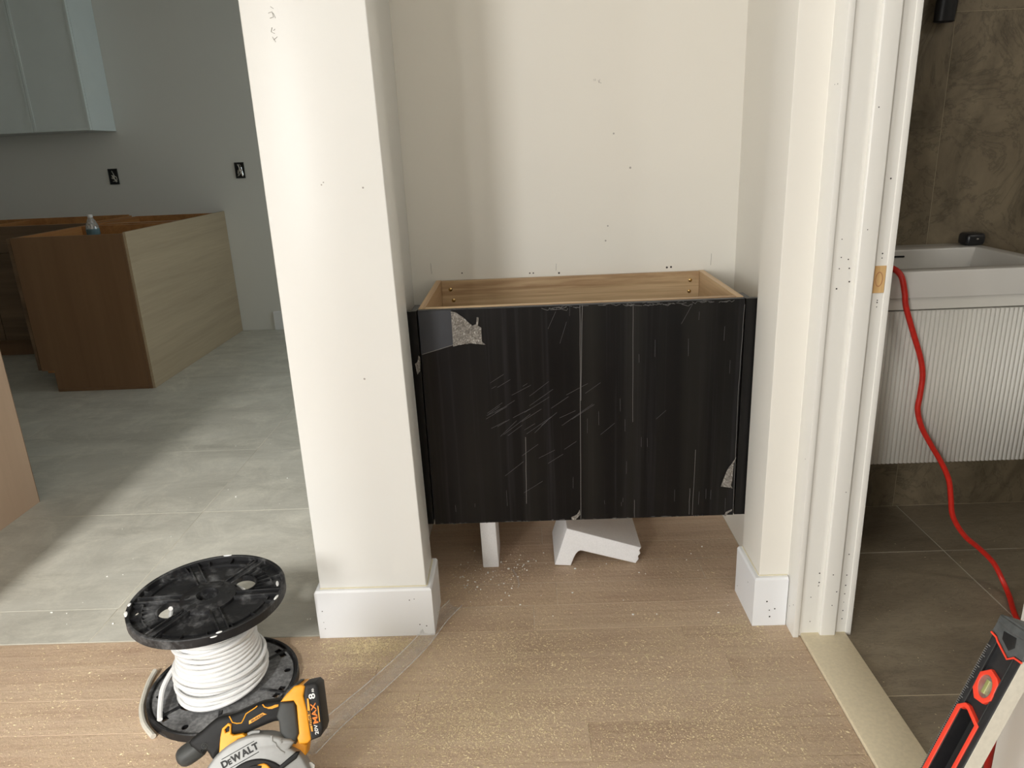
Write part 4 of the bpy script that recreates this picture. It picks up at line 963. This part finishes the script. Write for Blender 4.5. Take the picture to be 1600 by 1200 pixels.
rib_me.polygons.foreach_set('use_smooth', [len(p.vertices) == 4 for p in rib_me.polygons])
rib_me.materials.append(M['vanity'])
for k in range(n):
    o = bpy.data.objects.new('rib', rib_me); o.parent = fr; COL.objects.link(o)
    o.location = Vector((VX0 + 0.004 + pitch * (k + 0.5), VY0 + 0.0052, 0)) - origin_of(fr)

pk = box('soap_box', 1.338, 1.396, 2.262, 2.318, 0.9115, 0.9485, M['black_gloss'], None, 0.012, 4)
tagged(pk, 'small rounded black plastic box on the back corner of the white basin', 'box')
bm = bmesh.new(); bmesh.ops.create_uvsphere(bm, u_segments=10, v_segments=6, radius=0.003, matrix=Matrix.Translation((1.369, 2.262, 0.932)) @ Matrix.Diagonal((1.4, 0.3, 0.7, 1)))
from_bm('glint_bead', bm, M['chrome'], pk, True)  # chrome bead stands in for the small highlight on the box
dr = thing('drain_fitting', (1.312, 1.90, 0.911), 'small dark metal fitting lying on the front rim of the basin', 'fitting')
bm = bmesh.new(); bm_tube(bm, [(1.286, 1.899, 0.917), (1.318, 1.899, 0.917)], 0.0052, 14); from_bm('barrel', bm, M['steel'], dr, True)
bm = bmesh.new(); bm_tube(bm, [(1.318, 1.899, 0.9195), (1.346, 1.899, 0.9195)], 0.0082, 6); from_bm('hex_nut', bm, M['chrome'], dr, True)
ts = lathe('cable_sleeve', [(0.0225, 0.0), (0.0255, 0.002), (0.026, 0.05), (0.025, 0.12), (0.027, 0.20), (0.022, 0.20), (0.021, 0.004)], (0, 0, 0), M['sleeve'], None, 20, True)
for v in ts.data.vertices:
    v.co.x = v.co.x * 1.15; v.co.y *= 0.75; v.co.x -= 0.0006 * math.sin(v.co.z * 40); v.co.x += v.co.z * 0.06
ts.location = (1.217, 2.322, 1.541)
tagged(ts, 'black plastic sleeve hanging against the brown stone wall tile', 'sleeve')
tube('cord_loop', smooth_path([(-0.012, -0.021, 0.02), (-0.002, -0.0225, 0.07), (0.006, -0.021, 0.13), (0.010, -0.02, 0.19)], 5), 0.0008, M['crease'], ts, 5)

# red extension cord: over the basin rim, down the fluted front, onto the tile
pts = [(0.905, 1.96, 0.860), (0.918, 1.915, 0.915), (0.930, 1.880, 0.922), (0.946, 1.858, 0.905), (0.957, 1.852, 0.865), (0.965, 1.851, 0.825), (0.990, 1.851, 0.760), (1.018, 1.851, 0.690), (1.030, 1.851, 0.640),
       (1.030, 1.851, 0.585), (1.029, 1.851, 0.545), (1.046, 1.851, 0.495), (1.076, 1.851, 0.445), (1.115, 1.851, 0.385), (1.140, 1.851, 0.335), (1.152, 1.851, 0.285), (1.166, 1.851, 0.225), (1.205, 1.850, 0.165), (1.255, 1.850, 0.120), (1.298, 1.845, 0.075), (1.318, 1.825, 0.030), (1.312, 1.780, 0.0085), (1.285, 1.72, 0.0075),
       (1.262, 1.66, 0.0075), (1.215, 1.55, 0.0075), (1.13, 1.44, 0.0075), (1.02, 1.33, 0.0075), (0.935, 1.24, 0.0075), (0.86, 1.12, 0.013), (0.82, 1.0, 0.0175)]
o = tube('extension_cord', smooth_path(pts, 7), 0.0072, M['red_cord'], None, 10)
tagged(o, 'red extension cord draped over the basin and running across the bathroom floor', 'cord')

# ---------------------------------------------------------------- kitchen
# peninsula base cabinets
pen = thing('base_cabinet', (-2.5, 4.8, 0), 'brown base cabinet without a top, its pale back panel facing the pillar', 'cabinet')
ZT = 0.893
plate('end_panel', [[(-2.760, 0.0), (-2.203, 0.0), (-2.203, ZT), (-2.832, ZT), (-2.832, 0.128), (-2.760, 0.128)]], 0.018, M['kit_dark'], pen, XZ(4.089))
box('edge_strip', -2.2205, -2.2025, 4.0795, 4.098, 0.0, ZT, M['kit_dark'], pen, 0.001, 1, Matrix.Translation((0, -0.0025, 0)))
box('base_strip', -2.760, -2.2215, 4.075, 4.0798, 0.0, 0.018, M['kit_dark'], pen, 0.001, 1)
box('back_panel', -2.202, -2.187, 4.082, 5.508, 0.0, ZT + 0.008, M['kit_light'], pen, 0.0008, 1)
for y in (4.74, 4.76, 5.485): box('divider', -2.832, -2.2025, y, y + 0.018, 0.10, ZT - 0.002, M['kit_int'], pen)
box('front_rail', -2.832, -2.812, 4.0985, 5.485, 0.80, ZT - 0.001, M['kit_int'], pen)
box('back_rail', -2.222, -2.2025, 4.0985, 5.485, 0.80, ZT - 0.001, M['kit_int'], pen)
box('stretcher', -2.811, -2.2225, 4.99, 5.09, ZT - 0.030, ZT - 0.012, M['kit_int'], pen)
box('stretcher', -2.811, -2.2225, 4.34, 4.46, 0.765, 0.783, M['kit_int'], pen)
box('bottom_panel', -2.811, -2.2225, 4.0985, 5.485, 0.11, 0.128, M['kit_int'], pen)
box('toe_kick', -2.775, -2.760, 4.0985, 5.4, 0.0, 0.11, M['kit_dark'], pen)
for y in (4.086, 4.752): 
    box('door', -2.858, -2.838, y, y + 0.66, 0.13, ZT - 0.003, M['kit_front'], pen, 0.0015, 1)
run = thing('base_cabinet', (-3.7, 5.2, 0), 'dark base cabinet with drawer along the kitchen back wall, left of the peninsula', 'cabinet')
box('carcass', -4.4, -2.865, 4.952, 5.505, 0.11, 0.79, M['kit_dark'], run)
box('toe_kick', -4.4, -2.87, 5.01, 5.03, 0.0, 0.11, M['kit_dark'], run)
for x in (-3.62, -2.875): box('side_panel', x - 0.018, x, 4.952, 5.505, 0.7905, 0.897, M['kit_int'], run)
box('back_rail', -4.4, -2.894, 5.488, 5.506, 0.7905, 0.905, M['kit_int'], run)
box('front_rail', -4.4, -2.894, 4.952, 4.97, 0.7905, 0.897, M['kit_int'], run)
for x0, x1 in ((-3.618, -2.870), (-4.37, -3.622)):
    box('drawer', x0, x1, 4.932, 4.951, 0.725, 0.895, M['kit_front'], run, 0.0015, 1)
    box('door', x0, x1, 4.932, 4.951, 0.125, 0.721, M['kit_front'], run, 0.0015, 1)
upc = thing('wall_cabinet', (-3.35, 5.34, 1.484), 'pale blue-grey wall cabinet with slim-framed doors above the base cabinets', 'cabinet')
box('carcass', -4.42, -2.868, 5.205, 5.508, 1.484, 2.45, M['grey_cab'], upc, 0.0008, 1)
for x1 in (-2.870, -3.256, -3.642):
    x0 = x1 - 0.383
    d = box('door', x0 + 0.016, x1 - 0.016, 5.1865, 5.204, 1.500, 2.44, M['grey_cab'], upc, 0.0006, 1)
    bm = bmesh.new()
    for a in ((x0, x0 + 0.0165, 1.485, 2.448), (x1 - 0.0165, x1, 1.485, 2.448), (x0 + 0.0165, x1 - 0.0165, 1.485, 1.5015), (x0 + 0.0165, x1 - 0.0165, 2.4315, 2.448)):
        bm_box(bm, a[0], a[1], 5.181, 5.2045, a[2], a[3], 0.0012, 1)
    from_bm('door_frame', bm, M['grey_cab'], d, True)
isl = thing('kitchen_island', (-2.4, 2.2, 0), 'pale wood island end with raw veneer panel on the grey tile', 'cabinet')
box('end_panel', -1.963, -1.945, 1.62, 2.604, 0.0, 0.89, M['island'], isl, 0.0008, 1)
box('carcass', -2.55, -1.9635, 1.62, 2.598, 0.10, 0.885, M['kit_light'], isl)
box('toe_kick', -2.49, -1.9635, 1.64, 2.58, 0.0, 0.0995, M['kit_dark'], isl)
box('edge_strip', -1.9645, -1.9452, 2.6042, 2.6062, 0.0, 0.89, M['kit_dark'], isl)
bo = thing('water_bottle', (-2.545, 4.40, 0.783), 'small clear plastic water bottle standing inside the open brown cabinet', 'bottle')
lathe('bottle_body', [(0.030, 0.0), (0.036, 0.006), (0.036, 0.115), (0.034, 0.135), (0.020, 0.170), (0.014, 0.180), (0.013, 0.184)], (-2.545, 4.40, 0.783), M['bottle'], bo, 24)
lathe('cap', [(0.0145, 0.184), (0.0145, 0.198), (0.012, 0.200)], (-2.545, 4.40, 0.783), M['white_print'], bo, 18)
lathe('label', [(0.0364, 0.085), (0.0366, 0.086), (0.0366, 0.118), (0.0364, 0.119)], (-2.545, 4.40, 0.783), plain('teal_label', (0.10, 0.17, 0.19, 1), 0.5), bo, 24)
for i, (x, z, lab) in enumerate(((-2.951, 1.176, 'open electrical box in the kitchen wall below the grey wall cabinet'), (-2.027, 1.182, 'open electrical box in the kitchen wall beside the white pillar'))):
    ob = thing('electrical_box', (x, 5.505, z), lab, 'electrical box')
    bm = bmesh.new()
    w_, h_ = 0.034, 0.055
    for a in ((-w_, -w_ + 0.003, -h_, h_), (w_ - 0.003, w_, -h_, h_), (-w_, w_, h_ - 0.003, h_), (-w_, w_, -h_, -h_ + 0.003)):
        bm_box(bm, x + a[0], x + a[1], 5.503, 5.5098, z + a[2], z + a[3])
    from_bm('box_frame', bm, M['tool_grey'], ob)
    box('cavity', x - w_ + 0.003, x + w_ - 0.003, 5.5075, 5.5099, z - h_ + 0.003, z + h_ - 0.003, M['slot'], ob)
    bm = bmesh.new()
    for k in range(4):
        a = [(x + random.uniform(-0.022, 0.022), 5.506 - random.uniform(0, 0.012), z + random.uniform(-0.045, 0.045)) for _ in range(4)]
        bm_tube(bm, smooth_path(a, 4), 0.0028, 6)
    from_bm('wire', bm, M['chrome'] if i else M['cable_dirty'], ob, True)
